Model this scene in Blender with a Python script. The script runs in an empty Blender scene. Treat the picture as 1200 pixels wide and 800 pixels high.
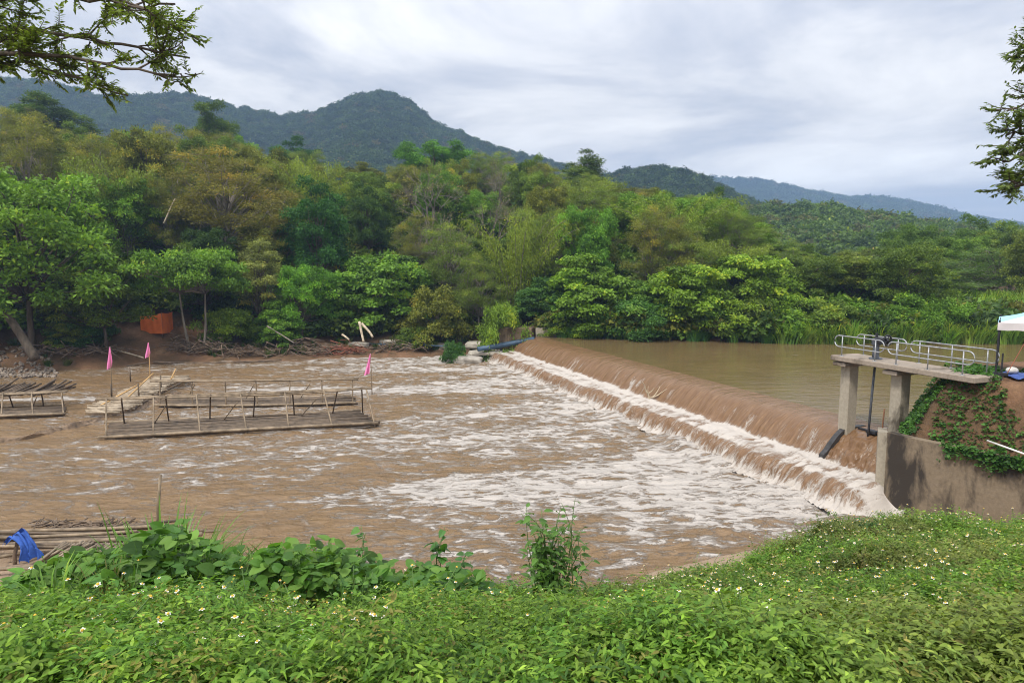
import bpy, math, random
import numpy as np
PI = math.pi
R = math.radians
sc = bpy.context.scene
C = sc.collection

# ------------------------------------------------------------------ camera
FPX, CAMZ = 800.0, 8.5
PITCH = math.atan(90 / 800)
cam_d = bpy.data.cameras.new('camera')
cam = bpy.data.objects.new('camera', cam_d)
C.objects.link(cam)
cam.location = (0, 0, CAMZ)
cam.rotation_euler = (PI / 2 - PITCH, 0, 0)
cam_d.sensor_width = 36
cam_d.lens = 24
cam_d.clip_start = 0.05
cam_d.clip_end = 9000
sc.camera = cam

# ------------------------------------------------------------------ world: overcast sky
SUN_EL, SUN_AZ = R(52), R(215)          # azimuth clockwise from +Y
world = bpy.data.worlds.new('World')
sc.world = world
world.use_nodes = True
nt = world.node_tree
nt.nodes.clear()


def nd(tree, typ, **kw):
    n = tree.nodes.new(typ)
    for k, v in kw.items():
        if k.startswith('i_'):
            key = k[2:]
            key = int(key) if key.isdigit() else key.replace('_', ' ')
            n.inputs[key].default_value = v
        else:
            setattr(n, k, v)
    return n


def lk(tree, a, b):
    tree.links.new(a, b)


def mathn(tree, op, a, b=None, c=None, clamp=False):
    n = tree.nodes.new('ShaderNodeMath')
    n.operation = op
    n.use_clamp = clamp
    for i, v in enumerate((a, b, c)):
        if v is None:
            continue
        if isinstance(v, (int, float)):
            n.inputs[i].default_value = v
        else:
            tree.links.new(v, n.inputs[i])
    return n.outputs[0]


def ramp(tree, fac, stops, interp='LINEAR'):
    n = tree.nodes.new('ShaderNodeValToRGB')
    n.color_ramp.interpolation = interp
    els = n.color_ramp.elements
    while len(els) < len(stops):
        els.new(0.5)
    for e, (p, c) in zip(els, stops):
        e.position = p
        e.color = (c, c, c, 1) if isinstance(c, (int, float)) else (c[0], c[1], c[2], 1)
    tree.links.new(fac, n.inputs[0])
    return n.outputs[0]


def mixc(tree, fac, a, b, mode='MIX'):
    n = tree.nodes.new('ShaderNodeMix')
    n.data_type = 'RGBA'
    n.blend_type = mode
    for sock, v in ((n.inputs[0], fac), (n.inputs[6], a), (n.inputs[7], b)):
        if isinstance(v, (int, float)):
            sock.default_value = v
        elif isinstance(v, tuple):
            sock.default_value = (v[0], v[1], v[2], 1)
        else:
            tree.links.new(v, sock)
    return n.outputs[2]


sky = nd(nt, 'ShaderNodeTexSky', sky_type='NISHITA')
sky.sun_disc = False
sky.sun_elevation = SUN_EL
sky.sun_rotation = SUN_AZ
bg_sky = nd(nt, 'ShaderNodeBackground', i_Strength=0.08)
lk(nt, sky.outputs[0], bg_sky.inputs[0])
tc = nd(nt, 'ShaderNodeTexCoord')
sep = nd(nt, 'ShaderNodeSeparateXYZ')
lk(nt, tc.outputs['Generated'], sep.inputs[0])
zc = mathn(nt, 'MAXIMUM', sep.outputs[2], 0.0)
den = mathn(nt, 'ADD', zc, 0.16)
cmb = nd(nt, 'ShaderNodeCombineXYZ')
lk(nt, mathn(nt, 'DIVIDE', sep.outputs[0], den), cmb.inputs[0])
lk(nt, mathn(nt, 'DIVIDE', sep.outputs[1], den), cmb.inputs[1])
n1 = nd(nt, 'ShaderNodeTexNoise', i_Scale=1.0, i_Detail=8.0, i_Roughness=0.58, i_Distortion=0.5)
lk(nt, cmb.outputs[0], n1.inputs['Vector'])
n2 = nd(nt, 'ShaderNodeTexNoise', i_Scale=0.33, i_Detail=3.0, i_Roughness=0.5)
lk(nt, cmb.outputs[0], n2.inputs['Vector'])
cl = mathn(nt, 'ADD', mathn(nt, 'MULTIPLY', n1.outputs[0], 0.72), mathn(nt, 'MULTIPLY', n2.outputs[0], 0.28))
ccol = ramp(nt, cl, [(0.40, (0.285, 0.30, 0.34)), (0.46, (0.345, 0.355, 0.385)), (0.51, (0.42, 0.425, 0.44)), (0.56, (0.485, 0.485, 0.49)), (0.64, (.57, .57, .565))])
# an overcast sky is far brighter overhead than near the horizon
grad = mathn(nt, 'ADD', mathn(nt, 'MULTIPLY', mathn(nt, 'POWER', mathn(nt, 'MAXIMUM', mathn(nt, 'SUBTRACT', zc, 0.2), 0.0), 1.0), 1.5), 1.0)
bg_cl = nd(nt, 'ShaderNodeBackground')
lk(nt, ccol, bg_cl.inputs[0])
lk(nt, grad, bg_cl.inputs[1])
mixs = nd(nt, 'ShaderNodeMixShader')
gap = ramp(nt, cl, [(0.36, 0.90), (0.50, 0.985)])
lk(nt, gap, mixs.inputs[0])
lk(nt, bg_sky.outputs[0], mixs.inputs[1])
lk(nt, bg_cl.outputs[0], mixs.inputs[2])
wo = nd(nt, 'ShaderNodeOutputWorld')
lk(nt, mixs.outputs[0], wo.inputs[0])

# ------------------------------------------------------------------ sun through thin cloud
sl = bpy.data.lights.new('sun', 'SUN')
sl.energy = 1.5
sl.angle = R(11)
sl.color = (1.0, 0.95, 0.86)
so = bpy.data.objects.new('sun', sl)
C.objects.link(so)
so.rotation_euler = (PI / 2 - SUN_EL, 0, PI - SUN_AZ + 0.0)
import mathutils
sdir = mathutils.Vector((math.sin(SUN_AZ) * math.cos(SUN_EL), math.cos(SUN_AZ) * math.cos(SUN_EL), math.sin(SUN_EL)))
so.rotation_euler = (-sdir).to_track_quat('-Z', 'Y').to_euler()

sc.view_settings.view_transform = 'Standard'
sc.view_settings.look = 'None'
sc.view_settings.exposure = 1.05
sc.view_settings.gamma = 1.0
sc.view_settings.use_curve_mapping = False
sc.cycles.use_denoising = True
sc.cycles.filter_width = 1.05
sc.cycles.max_bounces = 6
sc.cycles.diffuse_bounces = 3
sc.cycles.glossy_bounces = 2
sc.cycles.transmission_bounces = 3
sc.cycles.volume_bounces = 1
sc.cycles.transparent_max_bounces = 4

# ------------------------------------------------------------------ helpers


def ray(px, py):
    x = (px - 600) / FPX
    y = -(py - 400) / FPX
    return np.array((x, math.cos(PITCH) + y * math.sin(PITCH), -math.sin(PITCH) + y * math.cos(PITCH)))


def at(px, py, z):
    d = ray(px, py)
    t = (z - CAMZ) / d[2]
    return np.array((d[0] * t, d[1] * t, z))


def dep(px, py, Y):
    d = ray(px, py)
    t = Y / d[1]
    return np.array((d[0] * t, Y, CAMZ + d[2] * t))


_tab = {}


def vn(x, y, seed=0):
    """smooth value noise in 0..1"""
    if seed not in _tab:
        _tab[seed] = np.random.RandomState(seed + 77).rand(256, 256)
    T = _tab[seed]
    x = np.asarray(x, float)
    y = np.asarray(y, float)
    xi = np.floor(x).astype(int)
    yi = np.floor(y).astype(int)
    fx = x - xi
    fy = y - yi
    fx = fx * fx * (3 - 2 * fx)
    fy = fy * fy * (3 - 2 * fy)
    a = T[xi & 255, yi & 255]
    b = T[(xi + 1) & 255, yi & 255]
    c = T[xi & 255, (yi + 1) & 255]
    d = T[(xi + 1) & 255, (yi + 1) & 255]
    return (a * (1 - fx) + b * fx) * (1 - fy) + (c * (1 - fx) + d * fx) * fy


def fbm(x, y, seed=0, o=4):
    s = 0
    a = 0.5
    t = 0
    for k in range(o):
        s = s + a * vn(np.asarray(x) * 2 ** k + 13.7 * k, np.asarray(y) * 2 ** k + 5.3 * k, seed + k)
        t += a
        a *= 0.5
    return s / t


def sstep(a, b, x):
    t = np.clip((np.asarray(x, float) - a) / (b - a), 0, 1)
    return t * t * (3 - 2 * t)


def ghit(px, py):
    d = ray(px, py)
    t = np.arange(12, 110, .05)
    z = CAMZ + d[2] * t
    g = ground_z(d[0] * t, d[1] * t)
    k = np.argmax(z <= np.maximum(g, 0))
    return np.array((d[0] * t[k], d[1] * t[k], max(float(g[k]), 0.0)))


class MB:
    def __init__(self):
        self.v = []
        self.f = []
        self.a = []
        self.m = []
        self.n = 0

    def add(self, verts, faces, a=0.5, mat=0):
        verts = np.asarray(verts, float).reshape(-1, 3)
        faces = np.asarray(faces, int)
        self.v.append(verts)
        self.f.append(faces + self.n)
        self.m.append(mat)
        self.a.append(np.broadcast_to(np.asarray(a, float), (len(verts),)).copy())
        self.n += len(verts)

    def mesh(self, name, mats, smooth=False):
        me = bpy.data.meshes.new(name)
        V = np.concatenate(self.v)
        me.vertices.add(len(V))
        me.vertices.foreach_set('co', V.astype(np.float32).ravel())
        loops = np.concatenate([f.ravel() for f in self.f])
        sizes = np.concatenate([np.full(len(f), f.shape[1]) for f in self.f])
        midx = np.concatenate([np.full(len(f), m) for f, m in zip(self.f, self.m)])
        me.loops.add(len(loops))
        me.loops.foreach_set('vertex_index', loops.astype(np.int32))
        me.polygons.add(len(sizes))
        st = np.concatenate(([0], np.cumsum(sizes)[:-1]))
        me.polygons.foreach_set('loop_start', st.astype(np.int32))
        me.polygons.foreach_set('loop_total', sizes.astype(np.int32))
        me.polygons.foreach_set('material_index', midx.astype(np.int32))
        me.update(calc_edges=True)
        at_ = me.attributes.new('v', 'FLOAT', 'POINT')
        at_.data.foreach_set('value', np.concatenate(self.a).astype(np.float32))
        me.polygons.foreach_set('use_smooth', np.full(len(sizes), smooth))
        for m in (mats if isinstance(mats, (list, tuple)) else [mats]):
            me.materials.append(m)
        me.validate()
        return me

    def build(self, name, mats, parent=None, smooth=False, loc=None):
        o = bpy.data.objects.new(name, self.mesh(name, mats, smooth))
        C.objects.link(o)
        if parent:
            o.parent = parent
        if loc is not None:
            o.location = loc
        return o

    # shapes
    def box(self, c, s, rz=0.0, rot=None, bev=0.0, a=0.5, mat=0):
        sx, sy, sz = np.asarray(s, float) / 2
        b = min(bev, sx * .9, sy * .9, sz * .9)
        if b > 0:
            vs = []
            idx = {}
            for zi, (zz, ins) in enumerate(((-sz, b), (-sz + b, 0), (sz - b, 0), (sz, b))):
                X, Y_ = sx - ins, sy - ins
                bb = b * 0.6
                ring = [(-X + bb, -Y_), (X - bb, -Y_), (X, -Y_ + bb), (X, Y_ - bb), (X - bb, Y_), (-X + bb, Y_), (-X, Y_ - bb), (-X, -Y_ + bb)]
                vs += [(p[0], p[1], zz) for p in ring]
            V = np.array(vs)
            q = []
            for r in range(3):
                for k in range(8):
                    k2 = (k + 1) % 8
                    q.append((r * 8 + k, r * 8 + k2, r * 8 + 8 + k2, r * 8 + 8 + k))
            caps = [[7, 6, 5, 4, 3, 2, 1, 0], [24 + k for k in range(8)]]
        else:
            V = np.array([(x, y, z) for z in (-sz, sz) for (x, y) in ((-sx, -sy), (sx, -sy), (sx, sy), (-sx, sy))])
            q = [(0, 1, 5, 4), (1, 2, 6, 5), (2, 3, 7, 6), (3, 0, 4, 7), (3, 2, 1, 0), (4, 5, 6, 7)]
            caps = None
        M = np.array(rot) if rot is not None else rotz(rz)
        V = V @ M.T + np.asarray(c, float)
        self.add(V, q, a, mat)
        if caps:
            n0 = self.n - len(V)
            self.f.append(np.array(caps) + n0)
            self.m.append(mat)
            self.v.append(np.zeros((0, 3)))
            self.a.append(np.zeros(0))

    def tube(self, pts, rad, n=8, a=0.5, mat=0, cap=True):
        P = np.asarray(pts, float)
        k = len(P)
        rad = np.broadcast_to(np.asarray(rad, float), (k,))
        T = np.gradient(P, axis=0)
        T /= np.linalg.norm(T, axis=1)[:, None] + 1e-9
        up = np.array((0, 0, 1.0)) if abs(T[:, 2]).mean() < 0.9 else np.array((1.0, 0, 0))
        S = np.cross(T, up)
        S /= np.linalg.norm(S, axis=1)[:, None] + 1e-9
        U = np.cross(S, T)
        an = np.arange(n) * 2 * PI / n
        V = P[:, None] + rad[:, None, None] * (np.cos(an)[None, :, None] * S[:, None] + np.sin(an)[None, :, None] * U[:, None])
        i = np.arange(k - 1)[:, None] * n
        j = np.arange(n)[None]
        j2 = (j + 1) % n
        F = np.stack([i + j, i + j2, i + n + j2, i + n + j], -1).reshape(-1, 4)
        self.add(V.reshape(-1, 3), F, a, mat)
        if cap:
            n0 = self.n - k * n
            self.f.append(np.array([[n0 + q for q in range(n)][::-1], [n0 + (k - 1) * n + q for q in range(n)]]))
            self.m.append(mat)
            self.v.append(np.zeros((0, 3)))
            self.a.append(np.zeros(0))

    def grid(self, P, a=0.5, mat=0):
        """P: (n, m, 3) array of points"""
        n, m = P.shape[:2]
        i = np.arange(n - 1)[:, None] * m
        j = np.arange(m - 1)[None]
        F = np.stack([i + j, i + j + 1, i + m + j + 1, i + m + j], -1).reshape(-1, 4)
        aa = np.asarray(a, float)
        self.add(P.reshape(-1, 3), F, aa.ravel() if aa.ndim else a, mat)

    def leaves(self, pos, d, nrm, L, W, a, fold=0.15, mat=0):
        """rhombic leaf faces"""
        N = len(pos)
        L = np.broadcast_to(np.asarray(L, float), (N,))[:, None]
        W = np.broadcast_to(np.asarray(W, float), (N,))[:, None]
        d = d / (np.linalg.norm(d, axis=1)[:, None] + 1e-9)
        s = np.cross(d, nrm)
        s /= np.linalg.norm(s, axis=1)[:, None] + 1e-9
        u = np.cross(s, d)
        V = np.stack([pos, pos + d * L * .45 + s * W * .5 + u * W * fold, pos + d * L, pos + d * L * .45 - s * W * .5 + u * W * fold], 1)
        F = np.arange(4 * N).reshape(N, 4)
        self.add(V.reshape(-1, 3), F, np.repeat(np.broadcast_to(a, (N,)), 4), mat)

    def fine_leaf(self, pos, d, nrm, L, W, a, heart=0.0, droop=0.2, fold=0.12, mat=0):
        """a rounded leaf of ten faces, folded along its midrib"""
        d = np.asarray(d, float)
        d = d / np.linalg.norm(d)
        s = np.cross(d, nrm)
        s /= np.linalg.norm(s) + 1e-9
        u = np.cross(s, d)
        t = np.array([0, .12, .35, .62, .85, 1.0])
        w = np.array([0, .62 + heart * .3, 1.0, .82, .42, 0]) * W / 2
        back = np.array([0, -heart * .22, 0, 0, 0, 0]) * L
        mid = pos + np.outer(t * L, d) - np.outer((t ** 2) * droop * L, u)
        lf = mid + np.outer(w, s) + np.outer(w * fold * 2, u) + np.outer(back, d)
        rt = mid - np.outer(w, s) + np.outer(w * fold * 2, u) + np.outer(back, d)
        V = np.concatenate([mid, lf[1:5], rt[1:5]])
        # mid 0..5, lf 6..9, rt 10..13
        n0 = self.n
        self.add(V, [(1, 2, 7, 6), (2, 3, 8, 7), (3, 4, 9, 8), (2, 1, 10, 11), (3, 2, 11, 12), (4, 3, 12, 13)], a, mat)
        self.f.append(np.array([(0, 1, 6), (4, 5, 9), (1, 0, 10), (5, 4, 13)]) + n0)
        self.m.append(mat)
        self.v.append(np.zeros((0, 3)))
        self.a.append(np.zeros(0))


def rotz(a):
    c, s = math.cos(a), math.sin(a)
    return np.array(((c, -s, 0), (s, c, 0), (0, 0, 1)))


def tag(o, label=None, cat=None, group=None, kind=None):
    if label:
        o['label'] = label
    if cat:
        o['category'] = cat
    if group:
        o['group'] = group
    if kind:
        o['kind'] = kind
    return o


def thing(name, label, cat, loc=(0, 0, 0), rz=0.0, group=None):
    o = bpy.data.objects.new(name, None)
    C.objects.link(o)
    o.location = loc
    o.rotation_euler = (0, 0, rz)
    o.empty_display_size = 0.3
    return tag(o, label, cat, group)


def dup(root, loc, rz=0.0, scale=(1, 1, 1), label=None, group=None, tilt=(0, 0)):
    r = root.copy()
    C.objects.link(r)
    r.location = loc
    r.rotation_euler = (tilt[0], tilt[1], rz)
    r.scale = scale
    tag(r, label, None, group)
    for ch in list(root.children):
        c = ch.copy()
        C.objects.link(c)
        c.parent = r
        for g in ch.children:
            d = g.copy()
            C.objects.link(d)
            d.parent = c
    return r


# ------------------------------------------------------------------ materials


def newmat(name):
    m = bpy.data.materials.new(name)
    m.use_nodes = True
    t = m.node_tree
    t.nodes.clear()
    out = t.nodes.new('ShaderNodeOutputMaterial')
    return m, t, out


def pos_node(t, obj=False):
    if obj:
        return t.nodes.new('ShaderNodeTexCoord').outputs['Object']
    return t.nodes.new('ShaderNodeNewGeometry').outputs['Position']


def simple(name, col, rough=0.6, var=0.25, scale=3.0, bump=0.2, metal=0.0, stretch=(1, 1, 1), col2=None, spec=0.4, bscale=None):
    """a surface whose colour wanders between two tones, with matching fine relief"""
    m, t, out = newmat(name)
    p = nd(t, 'ShaderNodeBsdfPrincipled', i_Roughness=rough, i_Metallic=metal)
    p.inputs['Specular IOR Level'].default_value = spec
    mp = nd(t, 'ShaderNodeMapping')
    mp.inputs['Scale'].default_value = stretch
    lk(t, pos_node(t, True), mp.inputs[0])
    n = nd(t, 'ShaderNodeTexNoise', i_Scale=scale, i_Detail=6.0, i_Roughness=0.6)
    lk(t, mp.outputs[0], n.inputs['Vector'])
    c2 = col2 or tuple(c * (1 - var) for c in col)
    c1 = col if col2 else tuple(min(1, c * (1 + var)) for c in col)
    lk(t, ramp(t, n.outputs[0], [(0.35, c2), (0.65, c1)]), p.inputs['Base Color'])
    if bump:
        n2 = nd(t, 'ShaderNodeTexNoise', i_Scale=bscale or scale * 6, i_Detail=5.0, i_Roughness=0.65)
        lk(t, mp.outputs[0], n2.inputs['Vector'])
        b = nd(t, 'ShaderNodeBump', i_Strength=bump, i_Distance=0.03)
        lk(t, n2.outputs[0], b.inputs['Height'])
        lk(t, b.outputs[0], p.inputs['Normal'])
    lk(t, p.outputs[0], out.inputs[0])
    return m


def leafmat(name, source, spread=0.6, trans=0.35, rough=0.5, spec=0.25, base=(.07, .14, .03)):
    """foliage: colour of the plant, varied leaf by leaf; source = 'object', 'instance' or 'fixed'"""
    m, t, out = newmat(name)
    if source == 'object':
        c = nd(t, 'ShaderNodeObjectInfo').outputs['Color']
    elif source == 'instance':
        a = nd(t, 'ShaderNodeAttribute', attribute_type='INSTANCER', attribute_name='tint')
        c = a.outputs['Color']
    else:
        rgb = nd(t, 'ShaderNodeRGB')
        rgb.outputs[0].default_value = (*base, 1)
        c = rgb.outputs[0]
    av = nd(t, 'ShaderNodeAttribute', attribute_name='v')
    f = mathn(t, 'ADD', mathn(t, 'MULTIPLY', av.outputs['Fac'], spread * 2), 1 - spread)
    warm = ramp(t, av.outputs['Fac'], [(0.0, (0.90, 0.95, 0.85)), (0.75, (1.0, 1.0, 1.0)), (0.93, (1.18, 1.08, .9)), (1.0, (1.55, 1.12, 0.8))])
    col = mixc(t, 1.0, c, warm, 'MULTIPLY')
    vm = nd(t, 'ShaderNodeVectorMath', operation='SCALE')
    lk(t, col, vm.inputs[0])
    lk(t, f, vm.inputs['Scale'])
    p = nd(t, 'ShaderNodeBsdfPrincipled', i_Roughness=rough)
    p.inputs['Specular IOR Level'].default_value = spec
    lk(t, vm.outputs[0], p.inputs['Base Color'])
    tr = nd(t, 'ShaderNodeBsdfTranslucent')
    tcol = mixc(t, 1.0, vm.outputs[0], (1.25, 1.3, 0.55), 'MULTIPLY')
    lk(t, tcol, tr.inputs[0])
    mx = nd(t, 'ShaderNodeMixShader', i_0=trans)
    lk(t, p.outputs[0], mx.inputs[1])
    lk(t, tr.outputs[0], mx.inputs[2])
    lk(t, mx.outputs[0], out.inputs[0])
    return m


M_leaf = leafmat('leaf_of_tree', 'object')
M_leaf_i = leafmat('leaf_of_cover', 'instance')
M_bark = simple('bark', (.10, .078, .058), 0.9, .4, 1.5, .6, stretch=(3, 3, .6))
M_bark_pale = simple('pale_bark', (.21, .18, .145), 0.9, .35, 2, .5, stretch=(3, 3, .6))
M_wood = simple('dead_wood', (.16, .115, .08), .9, .45, 2.5, .6)
M_wood_pale = simple('pale_dead_wood', (.46, .38, .27), .85, .3, 3, .5)
M_bamboo = simple('old_bamboo', (.33, .25, .165), .7, .45, 2.5, .3, col2=(.13, .095, .06))
M_bamboo_new = simple('yellow_bamboo', (.52, .32, .13), .6, .25, 3, .2)
M_bamboo_dark = simple('wet_bamboo', (.12, .085, .055), .6, .4, 3, .4)
M_galv = simple('galvanised_pipe', (.36, .37, .38), .5, .25, 9, .05, metal=.5)
M_iron = simple('dark_iron', (.03, .03, .035), .55, .4, 8, .2, metal=.3)
M_iron_grey = simple('grey_painted_iron', (.10, .11, .13), .5, .3, 6, .15, metal=.3)
M_pipe = simple('white_plastic', (.72, .70, .66), .4, .15, 4, .05)
M_rock = simple('river_rock', (.30, .27, .23), .85, .35, 1.6, .8)
M_bluepipe = simple('blue_grey_pipe', (.045, .085, .14), .45, .3, 3, .1)

# concrete: pale with dark run-down stains


def concrete(name, light, dark, amount):
    m, t, out = newmat(name)
    p = nd(t, 'ShaderNodeBsdfPrincipled', i_Roughness=.9)
    p.inputs['Specular IOR Level'].default_value = .2
    P = pos_node(t)
    n = nd(t, 'ShaderNodeTexNoise', i_Scale=1.1, i_Detail=8.0, i_Roughness=.62, i_Distortion=.4)
    mp = nd(t, 'ShaderNodeMapping')
    mp.inputs['Scale'].default_value = (1, 1, .45)
    lk(t, P, mp.inputs[0])
    lk(t, mp.outputs[0], n.inputs['Vector'])
    n2 = nd(t, 'ShaderNodeTexNoise', i_Scale=9.0, i_Detail=5.0, i_Roughness=.7)
    lk(t, P, n2.inputs['Vector'])
    c = ramp(t, n2.outputs[0], [(.3, tuple(v * .7 for v in light)), (.7, light)])
    st = ramp(t, n.outputs[0], [(amount - .09, 1.0), (amount + .05, 0.0)])
    lk(t, mixc(t, st, c, dark), p.inputs['Base Color'])
    b = nd(t, 'ShaderNodeBump', i_Strength=.5, i_Distance=.02)
    lk(t, n2.outputs[0], b.inputs['Height'])
    lk(t, b.outputs[0], p.inputs['Normal'])
    lk(t, p.outputs[0], out.inputs[0])
    return m


M_conc = concrete('weathered_concrete', (.42, .37, .29), (.09, .075, .055), .40)
M_conc_wall = concrete('stained_concrete', (.25, .195, .135), (.045, .037, .03), .49)
M_conc_deck = concrete('deck_concrete', (.36, .30, .24), (.12, .095, .07), .42)

# ------------------------------------------------------------------ terrain
WU = np.array((11.9, -32.8))
WU = WU / np.linalg.norm(WU)                      # along the weir, towards the near end
WN = np.array((WU[1], -WU[0]))                    # downstream
W0 = np.array((1.5, 59.8))                        # far end of the crest
WLEN = 34.9                                       # to the first pier
SHX = [-160, -60, -48, -39.5, -30, -12.4, -5, 1, 3, 21, 39, 80, 160, 400]
SHY = [20, 40, 47, 52.5, 58.5, 61.5, 63, 61.8, 61.2, 56.5, 56.5, 58, 62, 70]
SLX = [-120, -80, -45, -12, 5, 23, 34, 45, 70, 200]
SLS = [.40, .40, .30, .34, .30, .22, .115, .03, .01, .01]


def ground_z(X, Y):
    X = np.asarray(X, float)
    Y = np.asarray(Y, float)
    nz = fbm(X * .35, Y * .35, 3) - .5
    nz2 = fbm(X * 1.7, Y * 1.7, 9) - .5
    # near bank
    Yb = np.interp(X, [-20, -5.5, -3, .5, 2.5, 3.5, 5, 7, 20], [6.0, 6.3, 6.4, 6.7, 7.1, 7.9, 8.6, 9.2, 11])
    zb = np.interp(X, [-12, -5.5, -3, .5, 2.5, 3.5, 5, 7, 14], [4.4, 4.62, 5.00, 4.70, 4.82, 4.90, 4.85, 4.5, 4.2])
    top = 6.85 + nz2 * .10
    t = np.clip((Y - 2.2) / (Yb - 2.2), 0, 1)
    zn = top * (1 - t) + zb * t + nz2 * .12
    over = np.maximum(0, Y - Yb)
    zn = zn - over * .72 * sstep(0, .8, over)
    # mud shelf on the left shore
    mud = (.42 + nz * .5 + nz2 * .25) * sstep(-7.6, -9.5, X) * sstep(20.9, 18.0, Y) - 1.4 * (1 - sstep(-7.6, -9.5, X) * sstep(20.9, 19.3, Y))
    # strip of pale sand under the near bank
    sand = .12 + nz2 * .1 - 1.3 * (1 - sstep(1.5, 4, X) * sstep(18.9 + .45 * (X - 4), 18.0 + .45 * (X - 4), Y))
    mud = np.where(Y > 9, np.maximum(mud, sand), -2)
    # far bank and wooded hill
    sh = np.interp(X, SHX, SHY) + nz * 2.2 * sstep(3, -3, X)
    d = Y - sh
    lvl = 2.0 * sstep(.5, 3.0, X)
    s = np.interp(X, SLX, SLS)
    hill = s * np.maximum(0, d - 7)
    cap = s * 58
    hill = cap * (1 - np.exp(-np.minimum(hill / np.maximum(cap, .01), 8) * 1.25)) / .72
    zf = lvl + np.where(d < 0, d * .5, 1.9 * sstep(-1, 8, d) - .11) + hill + nz * 1.4 * sstep(4, 15, d) + nz2 * .3 * sstep(-1, 2, d)
    zf = np.where(X > 30, np.minimum(zf, lvl + d * .4 + .1), zf)
    # abutment mound behind the wing wall, right
    q = np.stack([X - 14.15, Y - 25.0], -1)
    r1 = (X - 13.15) * .835 + (Y - 23.0) * .55        # distance behind the wing wall line
    rise = 2.5 + 2.3 * sstep(.1, 1.25, r1)
    r2 = (X - 12.95) * .876 - (Y - 23.05) * .48
    rise = np.minimum(rise, 2.45 + 2.4 * sstep(.25, 2.1, r2))
    left = sstep(-.3, .3, r1) * sstep(.15, .45, r2)
    back = sstep(26.9, 24.9, Y - (X - 15) * .25)
    mound = np.where(r1 > 0, rise * left * back - 1.2 * (1 - left * back), -2) + nz2 * .22
    mound = np.where((Y > 14) & (X > 12.0), mound, -2)
    bed = -1.3 + nz * .4
    return np.maximum.reduce([zn, mud, zf, mound, bed])


gx = np.unique(np.concatenate([np.arange(-16, 22, .2), np.arange(-60, 60, 1.0), np.arange(-150, 180, 4.0), np.array([-4000, -2000, -1000, -500, -300, -200, 240, 320, 500, 1000, 2000, 4000.])]).round(3))
gy = np.unique(np.concatenate([np.arange(.5, 28, .2), np.arange(-10, 80, 1.0), np.arange(80, 190, 4.0), np.array([-300, -100, -40, -20, 240, 320, 500, 1000, 2000, 5000.])]).round(3))
GX, GY = np.meshgrid(gx, gy)
GZ = ground_z(GX, GY)

m, t, out = newmat('soil_and_mud')
p = nd(t, 'ShaderNodeBsdfPrincipled', i_Roughness=.95)
p.inputs['Specular IOR Level'].default_value = .15
P = pos_node(t)
n = nd(t, 'ShaderNodeTexNoise', i_Scale=.45, i_Detail=7.0, i_Roughness=.62)
lk(t, P, n.inputs['Vector'])
n2 = nd(t, 'ShaderNodeTexNoise', i_Scale=7.0, i_Detail=6.0, i_Roughness=.7)
lk(t, P, n2.inputs['Vector'])
c = ramp(t, n.outputs[0], [(.3, (.085, .06, .035)), (.45, (.15, .095, .055)), (.56, (.21, .12, .07)), (.72, (.27, .17, .10))])
c = mixc(t, .6, c, ramp(t, n2.outputs[0], [(.3, (.45, .45, .45)), (.7, (1.25, 1.2, 1.15))]), 'MULTIPLY')
sand_a = nd(t, 'ShaderNodeAttribute', attribute_name='v')
c = mixc(t, sand_a.outputs['Fac'], c, (.36, .27, .19))
lk(t, c, p.inputs['Base Color'])
b = nd(t, 'ShaderNodeBump', i_Strength=.8, i_Distance=.08)
lk(t, n2.outputs[0], b.inputs['Height'])
lk(t, b.outputs[0], p.inputs['Normal'])
lk(t, p.outputs[0], out.inputs[0])
M_soil = m
mb = MB()
sandy = sstep(12, 14, GY) * sstep(.8, .3, GZ) * sstep(24, 22, GY) * .8
mb.grid(np.stack([GX, GY, GZ], -1), sandy)
tag(mb.build('ground', M_soil, smooth=True), kind='structure')

# ------------------------------------------------------------------ distant mountains, each a ridge with its own forest cover


def mountain(name, prof, Yr, depth, back, zbase, amp, seed, step):
    px = np.array([q[0] for q in prof], float)
    py = np.array([q[1] for q in prof], float)
    xs = np.array([dep(a, b_, Yr)[0] for a, b_ in prof])
    zs = np.array([dep(a, b_, Yr)[2] for a, b_ in prof])
    X = np.arange(xs[0], xs[-1] + step, step)
    Yl = np.arange(Yr - depth, Yr + back + step, step)
    XX, YY = np.meshgrid(X, Yl)
    h = np.interp(XX * Yr / (Yr + (YY - Yr) * .25), xs, zs)
    tt = np.clip((YY - (Yr - depth)) / depth, 0, 1)
    tb = np.clip((YY - Yr) / back, 0, 1)
    prof_f = np.where(YY <= Yr, tt ** 1.15, 1 - tb ** 1.5)
    rid = np.abs(fbm(XX / 90 * (600 / Yr) + .3 * YY / 200, YY / 260, seed, 4) - .5) * 2
    Z = zbase + (h - zbase) * prof_f
    Z = Z - amp * rid * np.clip(tt * (1 - tt) * 3.2 + .05, 0, 1) * np.where(YY < Yr, 1, .3)
    return XX, YY, Z


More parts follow.
